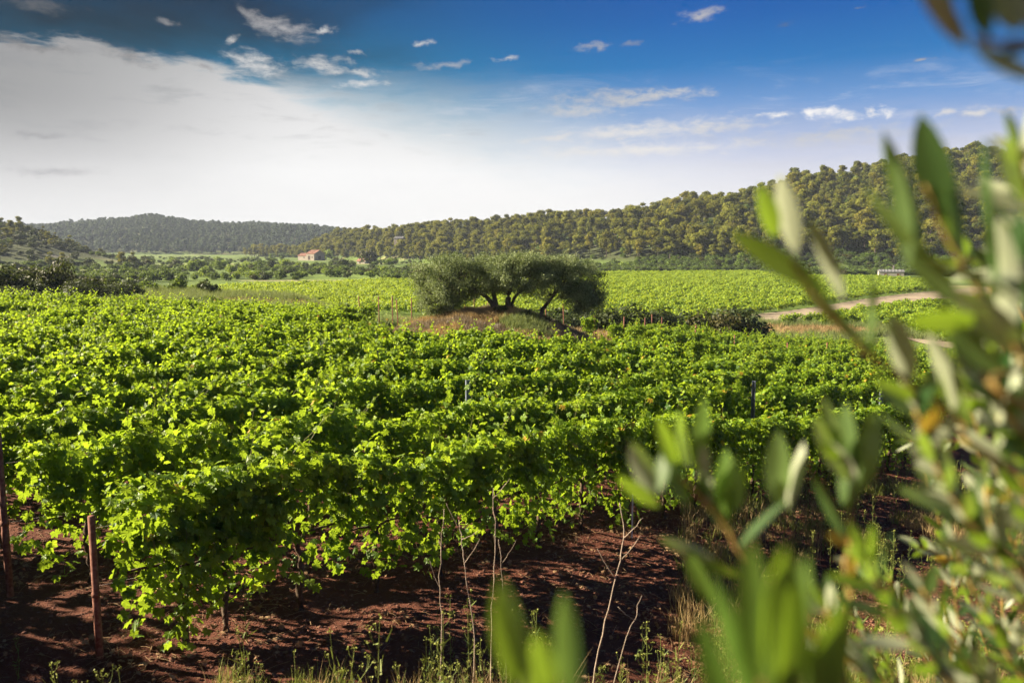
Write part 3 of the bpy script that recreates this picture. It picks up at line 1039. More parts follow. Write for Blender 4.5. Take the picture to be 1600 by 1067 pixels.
def field(poly, name, label, dirv, sp=2.2, st=1.25, seed=1):
    rng = np.random.default_rng(seed)
    pl = [gp(*p) for p in poly]
    cx, cy = np.mean([p[0] for p in pl]), np.mean([p[1] for p in pl])
    d = np.array(dirv, float); d /= np.linalg.norm(d); nn = np.array([-d[1], d[0]])
    I, J = np.meshgrid(np.arange(-140, 140), np.arange(-110, 110))
    Xf = cx + I * st * d[0] + J * sp * nn[0]; Yf = cy + I * st * d[1] + J * sp * nn[1]
    Xf = (Xf + rng.normal(0, .08, Xf.shape)).ravel(); Yf = (Yf + rng.normal(0, .08, Yf.shape)).ravel()
    k = in_poly(Xf, Yf, pl) & (rng.random(Xf.shape) < .965)
    Xf, Yf = Xf[k], Yf[k]; Zf = ground_z(Xf, Yf)
    n = len(Xf)
    print(name, n)
    return scatter(name, far_m, np.stack([Xf, Yf, Zf], 1), math.atan2(d[1], d[0]) + pi * rng.integers(0, 2, n), rng.uniform(.85, 1.2, n), rng.integers(0, 5, n), label, 'vineyard')


field([(330, 478), (350, 452), (500, 447), (660, 441), (960, 436), (960, 500), (700, 500), (560, 490)], 'valley_vineyard', 'bright green vineyard in the valley behind the olive trees', (1, .35), seed=2)
field([(930, 430), (1180, 428), (1230, 435), (1390, 438), (1480, 445), (1470, 455), (1410, 461), (1290, 478), (1180, 494), (1140, 512), (940, 512)], 'hillfoot_vineyard', 'broad bright green vineyard below the pine ridge', (1, .12), seed=3)
field([(1222, 512), (1300, 499), (1420, 481), (1480, 478), (1640, 462), (1640, 560), (1450, 530), (1370, 512), (1230, 510)], 'terrace_vineyard', 'small green vineyard between the two sandy tracks', (1, .5), seed=4)


# sandy tracks -----------------------------------------------------------
def strip(name, pts, m_, lift=.10):
    mb = MB(); V = []
    P = [(Vector(gp(*a)), Vector(gp(*b))) for a, b in pts]
    dense = []
    for i in range(len(P) - 1):
        for k in range(8):
            t = k / 8
            dense.append((P[i][0].lerp(P[i + 1][0], t), P[i][1].lerp(P[i + 1][1], t)))
    dense.append(P[-1])
    for a, b in dense:
        for j in range(5):
            q = a.lerp(b, j / 4)
            V.append((q.x, q.y, gz(q.x, q.y) + lift))
    Fq = [(i * 5 + j, i * 5 + j + 1, (i + 1) * 5 + j + 1, (i + 1) * 5 + j) for i in range(len(dense) - 1) for j in range(4)]
    mb.add(V, Fq, .5, 0, True)
    return tag(link(name, mb.mesh(name, m_)), kind='structure')


M_track = solid_mat('sandy_track', (0.18, 0.14, 0.095), (0.30, 0.24, 0.17), 0.25, 0.95, 0.05, 1.5)
strip('track', [((1155, 512), (1170, 493)), ((1225, 503), (1230, 487)), ((1290, 492), (1290, 478)), ((1350, 481), (1350, 468)), ((1420, 472), (1420, 459)), ((1520, 464), (1520, 450)), ((1640, 456), (1640, 445))], M_track)
strip('track', [((1230, 517), (1230, 510)), ((1300, 520), (1310, 512)), ((1390, 524), (1390, 516)), ((1450, 540), (1460, 531)), ((1640, 572), (1640, 563))], M_track)
strip('track', [((1185, 437), (1185, 433.5)), ((1240, 437), (1240, 434.5)), ((1330, 437), (1330, 434.5)), ((1400, 438), (1400, 435.5))], M_track)
0 and strip('track', [((330, 449), (330, 446)), ((500, 445), (500, 442.2)), ((650, 440), (650, 437.5))], M_track)

# shrubs -----------------------------------------------------------------
shr_count = 0


def shr(kind, px, D, sc_, label, group, sz=1.0, near=False, name='shrub', zoff=0):
    x = (px - 800) / F * D
    place(kind, name, x, D, sc_ * (1.55 if D < 66 and px > 860 else 1), label, 'shrub', group, sz, near, tree_parts=('stem', 'crown'))


for px, D, s, sz in ((-25, 62, 1.7, 1.0), (10, 64, 1.5, 1.0), (35, 70, 1.8, .95), (55, 66, 1.3, .9), (75, 70, 1.6, 1.0), (110, 66, 1.2, .9), (135, 64, 1.4, .8), (160, 66, 1.3, .8), (185, 66, 1.3, .75), (20, 58, 1.1, .9), (60, 58, 1.0, .8), (200, 74, 1.2, .9), (150, 76, 1.5, .9)):
    shr('dark', px, D, s, 'dense dark green bush in the thicket at the vineyard far corner', 'dark bushes at the vineyard corner', sz, True)
place('dark', 'round_bush', (93 - 800) / F * 68, 68, 1.35, 'taller rounded bush rising from the dark thicket at the vineyard corner', 'shrub', None, 1.5, True, tree_parts=('stem', 'crown'))
for px, D, s, sz in ((305, 62, .7, .9), (330, 62, .8, .9), (350, 62, .7, .7), (585, 60, .8, .9), (600, 62, 1.0, 1.0), (625, 61, 1.0, .9), (640, 63, .8, .9), (715, 62, 1.0, .8), (690, 64, .9, .8)):
    shr('mid' if px < 500 else 'dark', px, D, s, 'low loose bush just past the vineyard edge beside the rusty posts', 'bushes past the vineyard edge', sz, True)
for px, D, s, sz in ((878, 58, 1.0, .8), (900, 60, 1.15, .9), (925, 59, 1.0, .9), (950, 60, 1.1, 1.0), (968, 62, .8, .7), (1005, 60, .8, .8), (1022, 60, 1.1, 1.0), (1048, 61, 1.2, .9), (1070, 62, .8, .7), (1100, 61, .9, .9), (1125, 60, 1.2, .95), (1148, 61, 1.3, 1.0), (1172, 62, 1.1, .8), (1200, 64, .8, .6)):
    shr('dark', px, D, s, 'brownish green bush in the dark line between near and far vineyards', 'bushes between the near and far vineyards', sz, True)

# scrub on the valley floor, x from the photo's belts
rngS = np.random.default_rng(77)
belts = [  # px lo, px hi, D lo, D hi, count, scale lo, hi, label, group
    (200, 470, 205, 300, 48, .8, 1.7, 'round green shrub in the scrub belt before the rounded distant hill', 'shrubs in the valley scrub'),
    (230, 660, 300, 520, 50, 1.0, 2.2, 'green shrub in the patchwork of scrub about the stone barn', 'shrubs about the stone barn'),
    (470, 660, 225, 300, 26, .8, 1.6, 'green shrub in the belt between the valley vineyard and the red roofed hut', 'shrubs before the red roofed hut'),
    (640, 1220, 285, 345, 75, .8, 1.9, 'olive green shrub along the foot of the pine wood', 'shrubs at the foot of the pine wood'),
    (1180, 1600, 246, 292, 56, .7, 1.5, 'light green shrub in the scrub behind the white field house', 'shrubs behind the white house'),
    (-20, 230, 150, 330, 44, .8, 1.6, 'green shrub in the scrub below the rocky hillside', 'shrubs below the rocky hillside')]
belts.append((205, 345, 84, 150, 26, .6, 1.1, 'green shrub on the grassy bank past the vineyard', 'shrubs on the grassy bank'))
for a, b, d0, d1, n, s0, s1, lab, grp in belts:
    for i in range(n):
        px = rngS.uniform(a, b); D = 1 / rngS.uniform(1 / d1, 1 / d0)
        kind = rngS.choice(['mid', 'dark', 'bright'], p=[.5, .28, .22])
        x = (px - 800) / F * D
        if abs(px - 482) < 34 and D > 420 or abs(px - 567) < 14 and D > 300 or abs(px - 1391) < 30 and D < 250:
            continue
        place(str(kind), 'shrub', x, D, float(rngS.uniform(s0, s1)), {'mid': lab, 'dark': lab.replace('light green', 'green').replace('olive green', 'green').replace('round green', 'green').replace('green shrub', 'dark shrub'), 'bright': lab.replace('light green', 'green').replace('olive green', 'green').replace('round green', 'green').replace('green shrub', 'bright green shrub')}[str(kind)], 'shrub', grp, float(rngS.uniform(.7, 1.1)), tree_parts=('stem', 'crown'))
# broad bushes filling the ground behind as one mass
n = 11500
px = rngS.uniform(-20, 1640, n); D = 1 / rngS.uniform(1 / 640, 1 / 205, n)
px[6500:] = rngS.uniform(880, 1640, 5000); D[6500:] = rngS.uniform(250, 335, 5000); x = (px - 800) / F * D
u = x / D
RHf = table(u, RH['px'], RH['fD'])
k = (D < RHf + 45) & (vnoise(x, D * .4, 16, 21) > np.where(np.arange(n) < 6500, .0, -.95))
for pol in ([(920, 428), (1180, 424.5), (1230, 432), (1480, 440), (1480, 520), (920, 520)], [(300, 490), (330, 447), (660, 437), (980, 433), (980, 500)]):
    k &= ~in_poly(x, D, [gp(*p) for p in pol])
k &= ~((np.abs(px - 482) < 36) & (D > 380)) & ~((np.abs(px - 567) < 14) & (D > 290))
k &= ~((np.abs(px - 1391) < 32) & (D < 252))
k &= ~((D < 300) & (px > 1180) & (D < 238))
x, D = x[k], D[k]; n = len(x)
print('valley scrub', n)
scatter('valley_scrub', shrm_w + shrd_w[:2], np.stack([x, D, ground_z(x, D)], 1), rngS.uniform(0, 6.28, n), rngS.uniform(.5, 1.25, n), rngS.integers(0, 7, n), 'low green scrub covering the valley floor between the fields', 'scrub')
# a few taller trees standing in the valley
for px, D, s, kind, lab in ((228, 400, 1.6, 'dark', 'tall dark tree in the valley before the distant hill, beside the pale clearing'), (279, 360, 1.5, 'dark', 'round dark tree standing alone in the valley'),
                            (300, 300, 1.7, 'bright', 'broad bright green tree in the valley scrub'), (448, 330, 1.7, 'bright', 'pointed bright green tree before the stone barn'), (427, 330, 1.5, 'dark', 'rounded dark tree before the stone barn'),
                            (510, 540, 3.0, 'bright', 'pale green tree beside the gable of the stone barn'), (536, 330, 1.9, 'dark', 'dark rounded tree between the stone barn and the red roofed hut'),
                            (580, 410, 3.4, 'dark', 'big dark tree behind the red roofed hut'), (602, 260, 1.2, 'bright', 'bright green tree in the belt before the hill')):
    place(kind, 'tree', (px - 800) / F * D, D, s, lab, 'tree', None, 1.35)
for px, D, s, lab in ((775, 330, .8, 'dark pine tree rising just behind the middle olive crown'), (835, 330, .7, 'small dark pine rising behind the olive crowns'), (704, 345, .9, 'dark pine at the foot of the hill behind the leafy end of the olive clump')):
    place('pine', 'pine_tree', (px - 800) / F * D, D, s, lab, 'pine tree', None)


# ------------------------------------------------------------------ buildings
def box(mb, x0, x1, y0, y1, z0, z1, mi=0):
    V = [(x0, y0, z0), (x1, y0, z0), (x1, y1, z0), (x0, y1, z0), (x0, y0, z1), (x1, y0, z1), (x1, y1, z1), (x0, y1, z1)]
    mb.add(V, [(0, 3, 2, 1), (4, 5, 6, 7), (0, 1, 5, 4), (1, 2, 6, 5), (2, 3, 7, 6), (3, 0, 4, 7)], .5, mi)


def gabled(mb, L, W_, h, rise):
    """walls with gables along x"""
    V = [(0, 0, -1), (L, 0, -1), (L, W_, -1), (0, W_, -1), (0, 0, h), (L, 0, h), (L, W_, h), (0, W_, h), (0, W_ / 2, h + rise), (L, W_ / 2, h + rise)]
    mb.add(V, [(0, 1, 5, 4), (2, 3, 7, 6), (1, 2, 6, 9, 5), (3, 0, 4, 8, 7), (0, 3, 2, 1)])


def roofm(mb, L, W_, h, rise, ov=.3, th=.18):
    sl = rise / (W_ / 2)
    for s in (0, 1):
        ya, yb = (-ov, W_ / 2) if s == 0 else (W_ + ov, W_ / 2)
        za, zb = h - ov * sl + .02, h + rise + .02
        V = [(-ov, ya, za), (L + ov, ya, za), (L + ov, yb, zb), (-ov, yb, zb), (-ov, ya, za + th), (L + ov, ya, za + th), (L + ov, yb, zb + th), (-ov, yb, zb + th)]
        Fq = [(0, 3, 2, 1), (4, 5, 6, 7), (0, 1, 5, 4), (1, 2, 6, 5), (2, 3, 7, 6), (3, 0, 4, 7)]
        mb.add(V, Fq if s == 0 else [f[::-1] for f in Fq])
        # tile courses
        for k in range(int(L / .9)):
            xx = -ov + .45 + k * .9
            mb.add([(xx, ya, za + th), (xx + .28, ya, za + th), (xx + .28, yb, zb + th), (xx, yb, zb + th), (xx + .14, ya, za + th + .12), (xx + .14, yb, zb + th + .12)], [(0, 4, 5, 3), (4, 1, 2, 5), (0, 1, 4), (3, 5, 2)])


def opening(parent, name, x, y, z, w_, h_, face, m_, depth=.12):
    mb = MB()
    if face == 'y':
        box(mb, x - w_ / 2, x + w_ / 2, y - .02, y + depth, z, z + h_)
    else:
        box(mb, x - depth, x + .02, y - w_ / 2, y + w_ / 2, z, z + h_)
    o = link(name, mb.mesh(name, m_), parent)
    fr = MB()
    t_ = .12
    for (a, b, c, d) in ((-w_ / 2 - t_, w_ / 2 + t_, h_, h_ + t_), (-w_ / 2 - t_, -w_ / 2, 0, h_), (w_ / 2, w_ / 2 + t_, 0, h_)):
        if face == 'y':
            box(fr, x + a, x + b, y - .05, y + .1, z + c, z + d)
        else:
            box(fr, x - .1, x + .05, y + a, y + b, z + c, z + d)
    link('frame', fr.mesh('frame', M_stone), o)
    return o


# stone barn: long low part and a higher part, gable end lit
bx = at(480, 400, 520)
barn = link('stone_barn', None, loc=(bx.x, bx.y, 0), rz=R(-36))
barn.location.z = (385 - 405.5) / F * bx.y
for mbz in (0,):
    mb = MB(); gabled(mb, 9.5, 6.5, 2.7, 1.5); wl = link('wall', mb.mesh('wall', M_stone), barn, loc=(-9.2, 0, 0))
    mb = MB(); roofm(mb, 9.5, 6.5, 2.7, 1.5); link('roof', mb.mesh('roof', M_roof), barn, loc=(-9.2, 0, 0))
    mb = MB(); gabled(mb, 7.5, 9.0, 4.0, 2.2); link('wall', mb.mesh('wall', M_stone), barn, loc=(.32, -1, 0))
    mb = MB(); roofm(mb, 7.5, 9.0, 4.0, 2.2); link('roof', mb.mesh('roof', M_roof), barn, loc=(.32, -1, 0))
opening(barn, 'door', 3.0, -1, 0, 2.2, 2.6, 'y', M_door)
opening(barn, 'window', 6.0, -1, 1.2, .9, 1.1, 'y', M_door)
opening(barn, 'window', -3.2, 0, 1.0, .9, 1.0, 'y', M_door)
opening(barn, 'door', 7.82, 3.5, 0, 2.2, 2.5, 'x', M_door)
tag(barn, 'pale stone barn with stepped red tile roofs in the valley', 'barn')
hx = at(566, 411, 430)
hut = link('small_house', None, loc=(hx.x - 2.8, hx.y, (385 - 414) / F * 430), rz=R(-34))
mb = MB(); gabled(mb, 5.6, 4.2, 2.4, 1.4); link('wall', mb.mesh('wall', M_whitewall), hut)
mb = MB(); roofm(mb, 5.6, 4.2, 2.4, 1.4); link('roof', mb.mesh('roof', M_roof), hut)
opening(hut, 'door', 2.2, 0, 0, 1.0, 2.0, 'y', M_door)
tag(hut, 'small white hut with a red tile roof at the foot of the hill', 'house')
wx = at(1391, 430, 237)
wh = link('field_house', None, loc=(wx.x - 3.4, wx.y, (385 - 433.5) / F * 237 + .1), rz=R(-20))
mb = MB(); gabled(mb, 6.8, 4.5, 1.7, .55); link('wall', mb.mesh('wall', M_whitewall), wh)
mb = MB(); roofm(mb, 6.8, 4.5, 1.7, .55, .12, .08); link('roof', mb.mesh('roof', M_roofgrey), wh)
for xx in (1.8, 5.2):
    o = opening(wh, 'window', xx, 0, .62, .6, .62, 'y', M_shutter)
mb = MB(); box(mb, 3.95, 4.3, 2.6, 2.95, 2.3, 3.5); box(mb, 3.9, 4.35, 2.55, 3.0, 3.5, 3.6); link('chimney', mb.mesh('chimney', M_whitewall), wh)
tag(wh, 'low white field house with grey roof and two red shuttered windows', 'house')
rn = link('ruined_hut', None, loc=(ruin.x, ruin.y, gz(ruin.x, ruin.y)), rz=R(-20))
zr = at(622, 381, ruin.y).z
rn.location.z = zr
mb = MB(); gabled(mb, 6.0, 5.0, 3.4, 1.2); mb.v[0] = mb.v[0] + np.array([-3, 0, 0]); link('wall', mb.mesh('wall', M_stone), rn)
mb = MB(); roofm(mb, 6.0, 5.0, 3.4, 1.2, .2)
link('roof', mb.mesh('roof', M_roofgrey), rn, loc=(-3, 0, 0))
tag(rn, 'pinkish stone ruin with a dark roof among the pines on the slope', 'ruin')


# rocky outcrop behind the white house
def rock(name, c, sx, sy, sz_, label, seed):
    rng = np.random.default_rng(seed)
    nu, nv = 26, 12
    V = []
    for i in range(nv + 1):
        ph = pi / 2 * i / nv
        for j in range(nu):
            th = 2 * pi * j / nu
            r = 1 + .16 * sin(3 * th + seed) + .1 * sin(7 * th + i) + rng.normal(0, .05)
            V.append((c[0] + sx * cos(ph) * cos(th) * r, c[1] + sy * cos(ph) * sin(th) * r, c[2] - .5 + sz_ * sin(ph) * (1 + rng.normal(0, .07))))
    Fq = [(i * nu + j, i * nu + (j + 1) % nu, (i + 1) * nu + (j + 1) % nu, (i + 1) * nu + j) for i in range(nv) for j in range(nu)]
    mb = MB(); mb.add(V, Fq)
    tag(link(name, mb.mesh(name, M_rock)), label, 'rock')


c = hit(1386, 406); rock('rock_outcrop', (c.x, c.y + 2, c.z - .6), 3.6, 4, 1.9, 'grey domed rock outcrop above the white field house', 5)
for px, py, D, s in ((1150, 425, 272, .6), (1310, 420, 262, .7)):
    c = at(px, py, D); rock('boulder', (c.x, c.y, gz(c.x, c.y)), 3 * s, 2, 1.4 * s, 'low grey boulder in scrub below the ridge, %s' % ('by the far end of the vineyard' if px < 1200 else 'close to the white field house'), int(px))
c = at(241, 402, 420); mb = MB()
M_clear = solid_mat('pale_clearing', (0.5, 0.47, 0.42), (0.62, 0.6, 0.55), .5)

# ------------------------------------------------------------------ olive trees on the mound
def olive_leaf_q():
    return np.array([(0, -.5, 0), (.16, 0, .02), (0, .5, 0), (-.16, 0, .02)]), np.array([(0, 1, 2, 3)])


OQ, OQF = olive_leaf_q()


def hero_olive(name, base_px, base_py, D, stems, blobs, nleaf, label, seed):
    """stems: lists of (px, py, dy); blobs: px, py, dy, rx, ry, rz in pixels"""
    rng = np.random.default_rng(seed); rr = random.Random(seed)
    b = at(base_px, base_py, D)
    gb = gz(b.x, b.y)
    e = link(name, None, loc=(b.x, b.y, gb))
    tag(e, label, 'olive tree')
    dz = gb - b.z
    org = Vector((b.x, b.y, gb))

    def loc(px, py, dy):
        f = min(1.0, max(0.0, (base_py - py) / 60.0))
        q = at(px, py, D + dy)
        return Vector((q.x, q.y, q.z + dz * (1 - f))) - org
    for st_, r0 in stems:
        mb = MB()
        P = smooth_path([loc(*p) for p in st_], 4, .015, rr)
        n_ = len(P)
        tube(mb, P, [r0 * (1.25 if i == 0 else 1) * (1 - .75 * i / n_) for i in range(n_)], 8)
        link('trunk', mb.mesh('trunk', M_bark), e)
    br = MB()
    P_, N_, T_, S_, Ti_ = [], [], [], [], []
    top = [loc(*st_[-1]) for st_, _ in stems]
    tot = sum(q[3] * q[4] * q[5] for q in blobs) ** 1.0
    for (px, py, dy, rx, ry, rd) in blobs:
        c = loc(px, py, dy); s_ = D / F
        a, cc = rx * s_, ry * s_
        near = min(top, key=lambda t: (t - c).length)
        path = smooth_path([near, (near + c) / 2 + Vector((0, 0, .08)), c, c + Vector((rr.uniform(-.2, .2) * a, 0, cc * .6))], 3, .02, rr)
        tube(br, path, [.05 * (1 - .8 * i / len(path)) for i in range(len(path))], 5)
        for k in range(9):   # twigs
            d = unit(rng.normal(size=3)); tp = c + Vector(tuple(d * np.array([a, rd, cc]) * .9))
            tube(br, [c, (c + tp) / 2 + Vector((0, 0, .05)), tp], [.018, .010, .004], 4, cap=False)
        m_ = int(nleaf * (a * cc * rd) ** .67 / sum((q[3] * s_ * q[4] * s_ * q[5]) ** .67 for q in blobs))
        # leafy tufts so that gaps remain
        nt = max(8, m_ // 150)
        d = unit(rng.normal(size=(nt, 3)))
        rad = rng.uniform(.45, 1.12, nt)[:, None]
        tc_ = np.array(c) + d * rad * np.array([a, rd, cc])
        tb = rng.uniform(.1, .9, nt)
        ti = rng.integers(0, nt, m_)
        off = rng.normal(0, .14, (m_, 3)) * np.array([1.1, 1.1, .8])
        P_.append(tc_[ti] + off)
        g = d[ti] * .6 + np.array([0, 0, .5]) + rng.normal(0, .6, (m_, 3))
        T_.append(g)
        N_.append(rng.normal(size=(m_, 3)) + np.array([0, 0, .4]))
        S_.append(rng.uniform(.07, .13, m_)); Ti_.append(np.clip(tb[ti] + rng.normal(0, .2, m_), 0, 1))
    link('branch', br.mesh('branches', M_bark), e)
    fo = MB()
    stamp(fo, OQ, OQF, np.concatenate(P_), np.concatenate(N_), np.concatenate(T_), np.concatenate(S_), np.concatenate(Ti_))
    link('crown', fo.mesh('crown', M_olive), e)
    return e


hero_olive('olive_tree', 776, 492, 36.0,
           [([(776, 497, 0), (773, 470, 0), (768, 450, .2)], .17), ([(774, 495, 0), (766, 474, -.2), (750, 458, -.3), (722, 442, -.4)], .13)],
           [(690, 440, -.5, 34, 34, 1.5), (672, 462, -.4, 24, 24, 1.1), (712, 432, -.2, 36, 28, 1.5), (690, 420, .2, 26, 20, 1.2), (664, 440, .2, 18, 26, 1.0),
            (742, 440, .3, 26, 30, 1.3), (735, 418, 0, 26, 18, 1.2), (765, 432, -.2, 24, 28, 1.2), (760, 412, .3, 20, 12, 1.0), (700, 466, -.3, 22, 14, .9), (770, 452, -.4, 14, 18, .7), (720, 410, .1, 34, 12, 1.5), (672, 478, -.3, 20, 14, 1.0), (700, 480, 0, 16, 10, .8), (735, 458, .3, 20, 14, .9), (655, 425, 0, 14, 18, .9), (688, 488, -.2, 20, 10, .8), (716, 474, .1, 18, 12, .9)],
           42000, 'olive tree with a low crown hanging far out over the vines to the mound', 1)
hero_olive('olive_tree', 794, 496, 35.6,
           [([(793, 500, 0), (795, 470, 0), (799, 450, 0), (806, 428, 0)], .15), ([(798, 499, 0), (801, 480, .2), (808, 464, .2), (822, 448, .2)], .10)],
           [(800, 420, 0, 30, 22, 1.4), (790, 435, -.5, 22, 20, 1.0), (825, 432, -.2, 28, 24, 1.3), (828, 415, .2, 30, 16, 1.2), (850, 428, .3, 22, 24, 1.2), (835, 452, -.2, 20, 12, .9), (790, 408, .3, 24, 11, 1.0), (820, 460, -.4, 12, 9, .6), (815, 406, .2, 34, 9, 1.3), (850, 410, .1, 26, 10, 1.2), (790, 452, .4, 16, 12, .8)],
           28000, 'olive tree with upright forked stems in the middle of the mound', 2)
hero_olive('olive_tree', 842, 494, 36.3,
           [([(842, 499, 0), (846, 484, 0), (854, 472, 0), (866, 458, 0), (876, 446, 0)], .13)],
           [(868, 438, 0, 24, 24, 1.3), (892, 432, -.2, 32, 26, 1.5), (915, 442, 0, 28, 28, 1.3), (928, 452, .2, 18, 22, 1.0), (900, 458, -.3, 28, 16, 1.1), (870, 418, .3, 26, 14, 1.1), (900, 418, .2, 26, 14, 1.1), (920, 470, -.2, 14, 8, .7), (860, 460, .2, 14, 10, .7), (885, 408, .1, 26, 10, 1.2), (930, 462, 0, 16, 16, .9), (905, 472, .2, 18, 10, .9), (885, 452, .1, 22, 18, 1.2), (912, 478, -.3, 20, 10, .9), (934, 470, 0, 12, 12, .8)],
           30000, 'olive tree with a slanting trunk and rounded crown, apart from the others on the mound', 3)

# ------------------------------------------------------------------ grasses, weeds and clods
def grass_tuft(seed, n, h, spread, m_, wdt=.006, heads=False):
    rng = np.random.default_rng(seed); mb = MB()
    for i in range(n):
        an = rng.uniform(0, 2 * pi); r = spread * rng.random() ** .7
        bx_, by_ = r * cos(an), r * sin(an)
        hh = h * rng.uniform(.5, 1.15); l = rng.normal(0, .28, 2) * hh
        pa = rng.uniform(0, pi); wx_, wy_ = cos(pa) * wdt, sin(pa) * wdt
        mx, my = bx_ + l[0] * .35, by_ + l[1] * .35
        V = [(bx_ - wx_, by_ - wy_, -.02), (bx_ + wx_, by_ + wy_, -.02), (mx + wx_ * .8, my + wy_ * .8, hh * .55), (mx - wx_ * .8, my - wy_ * .8, hh * .55), (bx_ + l[0], by_ + l[1], hh)]
        mb.add(V, [(0, 1, 2, 3), (3, 2, 4)], rng.uniform(0, 1))
    return mb.mesh('tuft', m_)


def weed(seed, m_=None):
    """thin upright stalk with side branches and small yellow umbels"""
    rng = np.random.default_rng(seed); rr = random.Random(seed); mb = MB()
    H = rng.uniform(.45, .85)
    P = smooth_path([(0, 0, 0), (rng.normal(0, .02), rng.normal(0, .02), H * .5), (rng.normal(0, .05), rng.normal(0, .05), H)], 4)
    tube(mb, P, [.0035 * (1 - .5 * i / len(P)) for i in range(len(P))], 3, .5, 0, False)
    ends = [P[-1]]
    for k in range(int(rng.integers(3, 8))):
        q = P[int(rng.integers(2, len(P) - 1))]
        an = rng.uniform(0, 2 * pi); l = rng.uniform(.06, .16)
        t = Vector((q.x + cos(an) * l * .45, q.y + sin(an) * l * .45, q.z + l))
        tube(mb, [q, (q + t) / 2 + Vector((cos(an) * .01, sin(an) * .01, -.01)), t], [.0022, .002, .0015], 3, .5, 0, False)
        ends.append(t)
    for t in ends:
        m = 7
        p = np.array(t) + rng.normal(0, .009, (m, 3))
        stamp(mb, LEAFQ, LEAFQF, p, rng.normal(size=(m, 3)) + (0, 0, 1), rng.normal(size=(m, 3)), rng.uniform(.008, .016, m), np.full(m, .95))
    m = 16
    zz = rng.uniform(.03, H * .8, m)
    p = np.stack([rng.normal(0, .02, m), rng.normal(0, .02, m), zz], 1)
    stamp(mb, np.array([(-.08, 0, 0), (.08, 0, 0), (.03, 1, 0), (-.03, 1, 0)]), LEAFQF, p, rng.normal(size=(m, 3)), np.stack([rng.normal(size=m), rng.normal(size=m), np.full(m, 1.0)], 1), rng.uniform(.04, .10, m), rng.uniform(.1, .5, m))
    return mb.mesh('weed', m_ or M_weed)


def clod(seed):
    rng = np.random.default_rng(seed)
    t = (1 + 5 ** .5) / 2
    V = np.array([(-1, t, 0), (1, t, 0), (-1, -t, 0), (1, -t, 0), (0, -1, t), (0, 1, t), (0, -1, -t), (0, 1, -t), (t, 0, -1), (t, 0, 1), (-t, 0, -1), (-t, 0, 1)]) / 1.9
    V = V * rng.uniform(.65, 1.25, (12, 3)) * np.array([1, .8, .6])
    Fs = [(0, 11, 5), (0, 5, 1), (0, 1, 7), (0, 7, 10), (0, 10, 11), (1, 5, 9), (5, 11, 4), (11, 10, 2), (10, 7, 6), (7, 1, 8), (3, 9, 4), (3, 4, 2), (3, 2, 6), (3, 6, 8), (3, 8, 9), (4, 9, 5), (2, 4, 11), (6, 2, 10), (8, 6, 7), (9, 8, 1)]
    mb = MB(); mb.add(V, Fs)
    return mb.mesh('clod', M_clod)


def area(n, xlo, xhi, ylo, yhi, rng, f=None):
    X = rng.uniform(xlo, xhi, n); Y = rng.uniform(ylo, yhi, n)
    k = np.abs(X) < .68 * Y + 1.0
    if f is not None:
        k &= f(X, Y)
    return X[k], Y[k]


rg = np.random.default_rng(5)
X, Y = area(60000, -7, 12, 4.4, 15, rg)
n = len(X)
scatter('soil_clods', [clod(s) for s in range(5)], np.stack([X, Y, ground_z(X, Y)], 1), rg.uniform(0, 6.28, n), .007 + .024 * rg.random(n) ** 4, rg.integers(0, 5, n), 'loose red earth clods and stones between the vine rows', 'stones')
# fallen vine leaves and straw on the soil
M_litter = leaf_mat('fallen_leaf', (0.10, 0.045, 0.022), (0.30, 0.19, 0.10), (0.2, 0.1, 0.04), 0.1, 0.8, 0.15, 0.6)
lit = []
for s_ in range(3):
    r2 = np.random.default_rng(700 + s_); mb = MB(); m2 = 9
    p = np.stack([r2.normal(0, .16, m2), r2.normal(0, .16, m2), r2.uniform(.008, .02, m2)], 1)
    stamp(mb, VL, VLF, p, r2.normal(0, .5, (m2, 3)) + (0, 0, 1), r2.normal(size=(m2, 3)), r2.uniform(.018, .042, m2), r2.uniform(0, 1, m2))
    for q in range(7):
        a_ = r2.uniform(0, pi); l_ = r2.uniform(.04, .12); c0 = r2.normal(0, .18, 2)
        tube(mb, [(c0[0] - cos(a_) * l_, c0[1] - sin(a_) * l_, .012), (c0[0], c0[1], .02), (c0[0] + cos(a_) * l_, c0[1] + sin(a_) * l_, .012)], .0022, 3, .9, 0, False)
    lit.append(mb.mesh('litter', M_litter))
X, Y = area(1700, -6, 12, 4.6, 16, rg)
k = vnoise(X, Y, 1.1, 71) > -.3
X, Y = X[k], Y[k]; n = len(X)
scatter('leaf_litter', lit, np.stack([X, Y, ground_z(X, Y) + .005], 1), rg.uniform(0, 6.28, n), rg.uniform(.7, 1.2, n), rg.integers(0, 3, n), 'fallen brown vine leaves and straw on the red soil', 'leaves')
# weeds over the bank and the bare soil
wm = [weed(300 + s) for s in range(7)]
fR = lambda X, Y: ((X > .30 * Y + .0 + .0 * X) & (X > right_edge(Y) - 6.2) & (vnoise(X, Y, 1.6, 31) > -.35)) | ((Y < 6.6 + .3 * X) & (X > -.3) & (vnoise(X, Y, .8, 33) > -.1)) | ((Y < 6.9) & (X < -.3) & (vnoise(X, Y, .8, 34) > .35))
X, Y = area(15000, -6, 12, 4.4, 17, rg, fR)
k = rg.random(len(X)) < np.where(Y < 7.5, .36, .19)
X, Y = X[k], Y[k]
n = len(X); print('weeds', n)
scatter('weeds', wm, np.stack([X, Y, ground_z(X, Y)], 1), rg.uniform(0, 6.28, n), rg.uniform(.5, 1.1, n), rg.integers(0, 7, n), 'thin yellow flowered weeds growing on the red soil by the olive sprays', 'weeds')
dg = [grass_tuft(400 + s, 26, .30, .10, M_drygrass, .0025) for s in range(4)]
gg = [grass_tuft(410 + s, 24, .22, .10, M_weed, .0035) for s in range(3)]
fD = lambda X, Y: (X > right_edge(Y) - 5.5) & (X > .22 * Y) | (Y < 6.1)
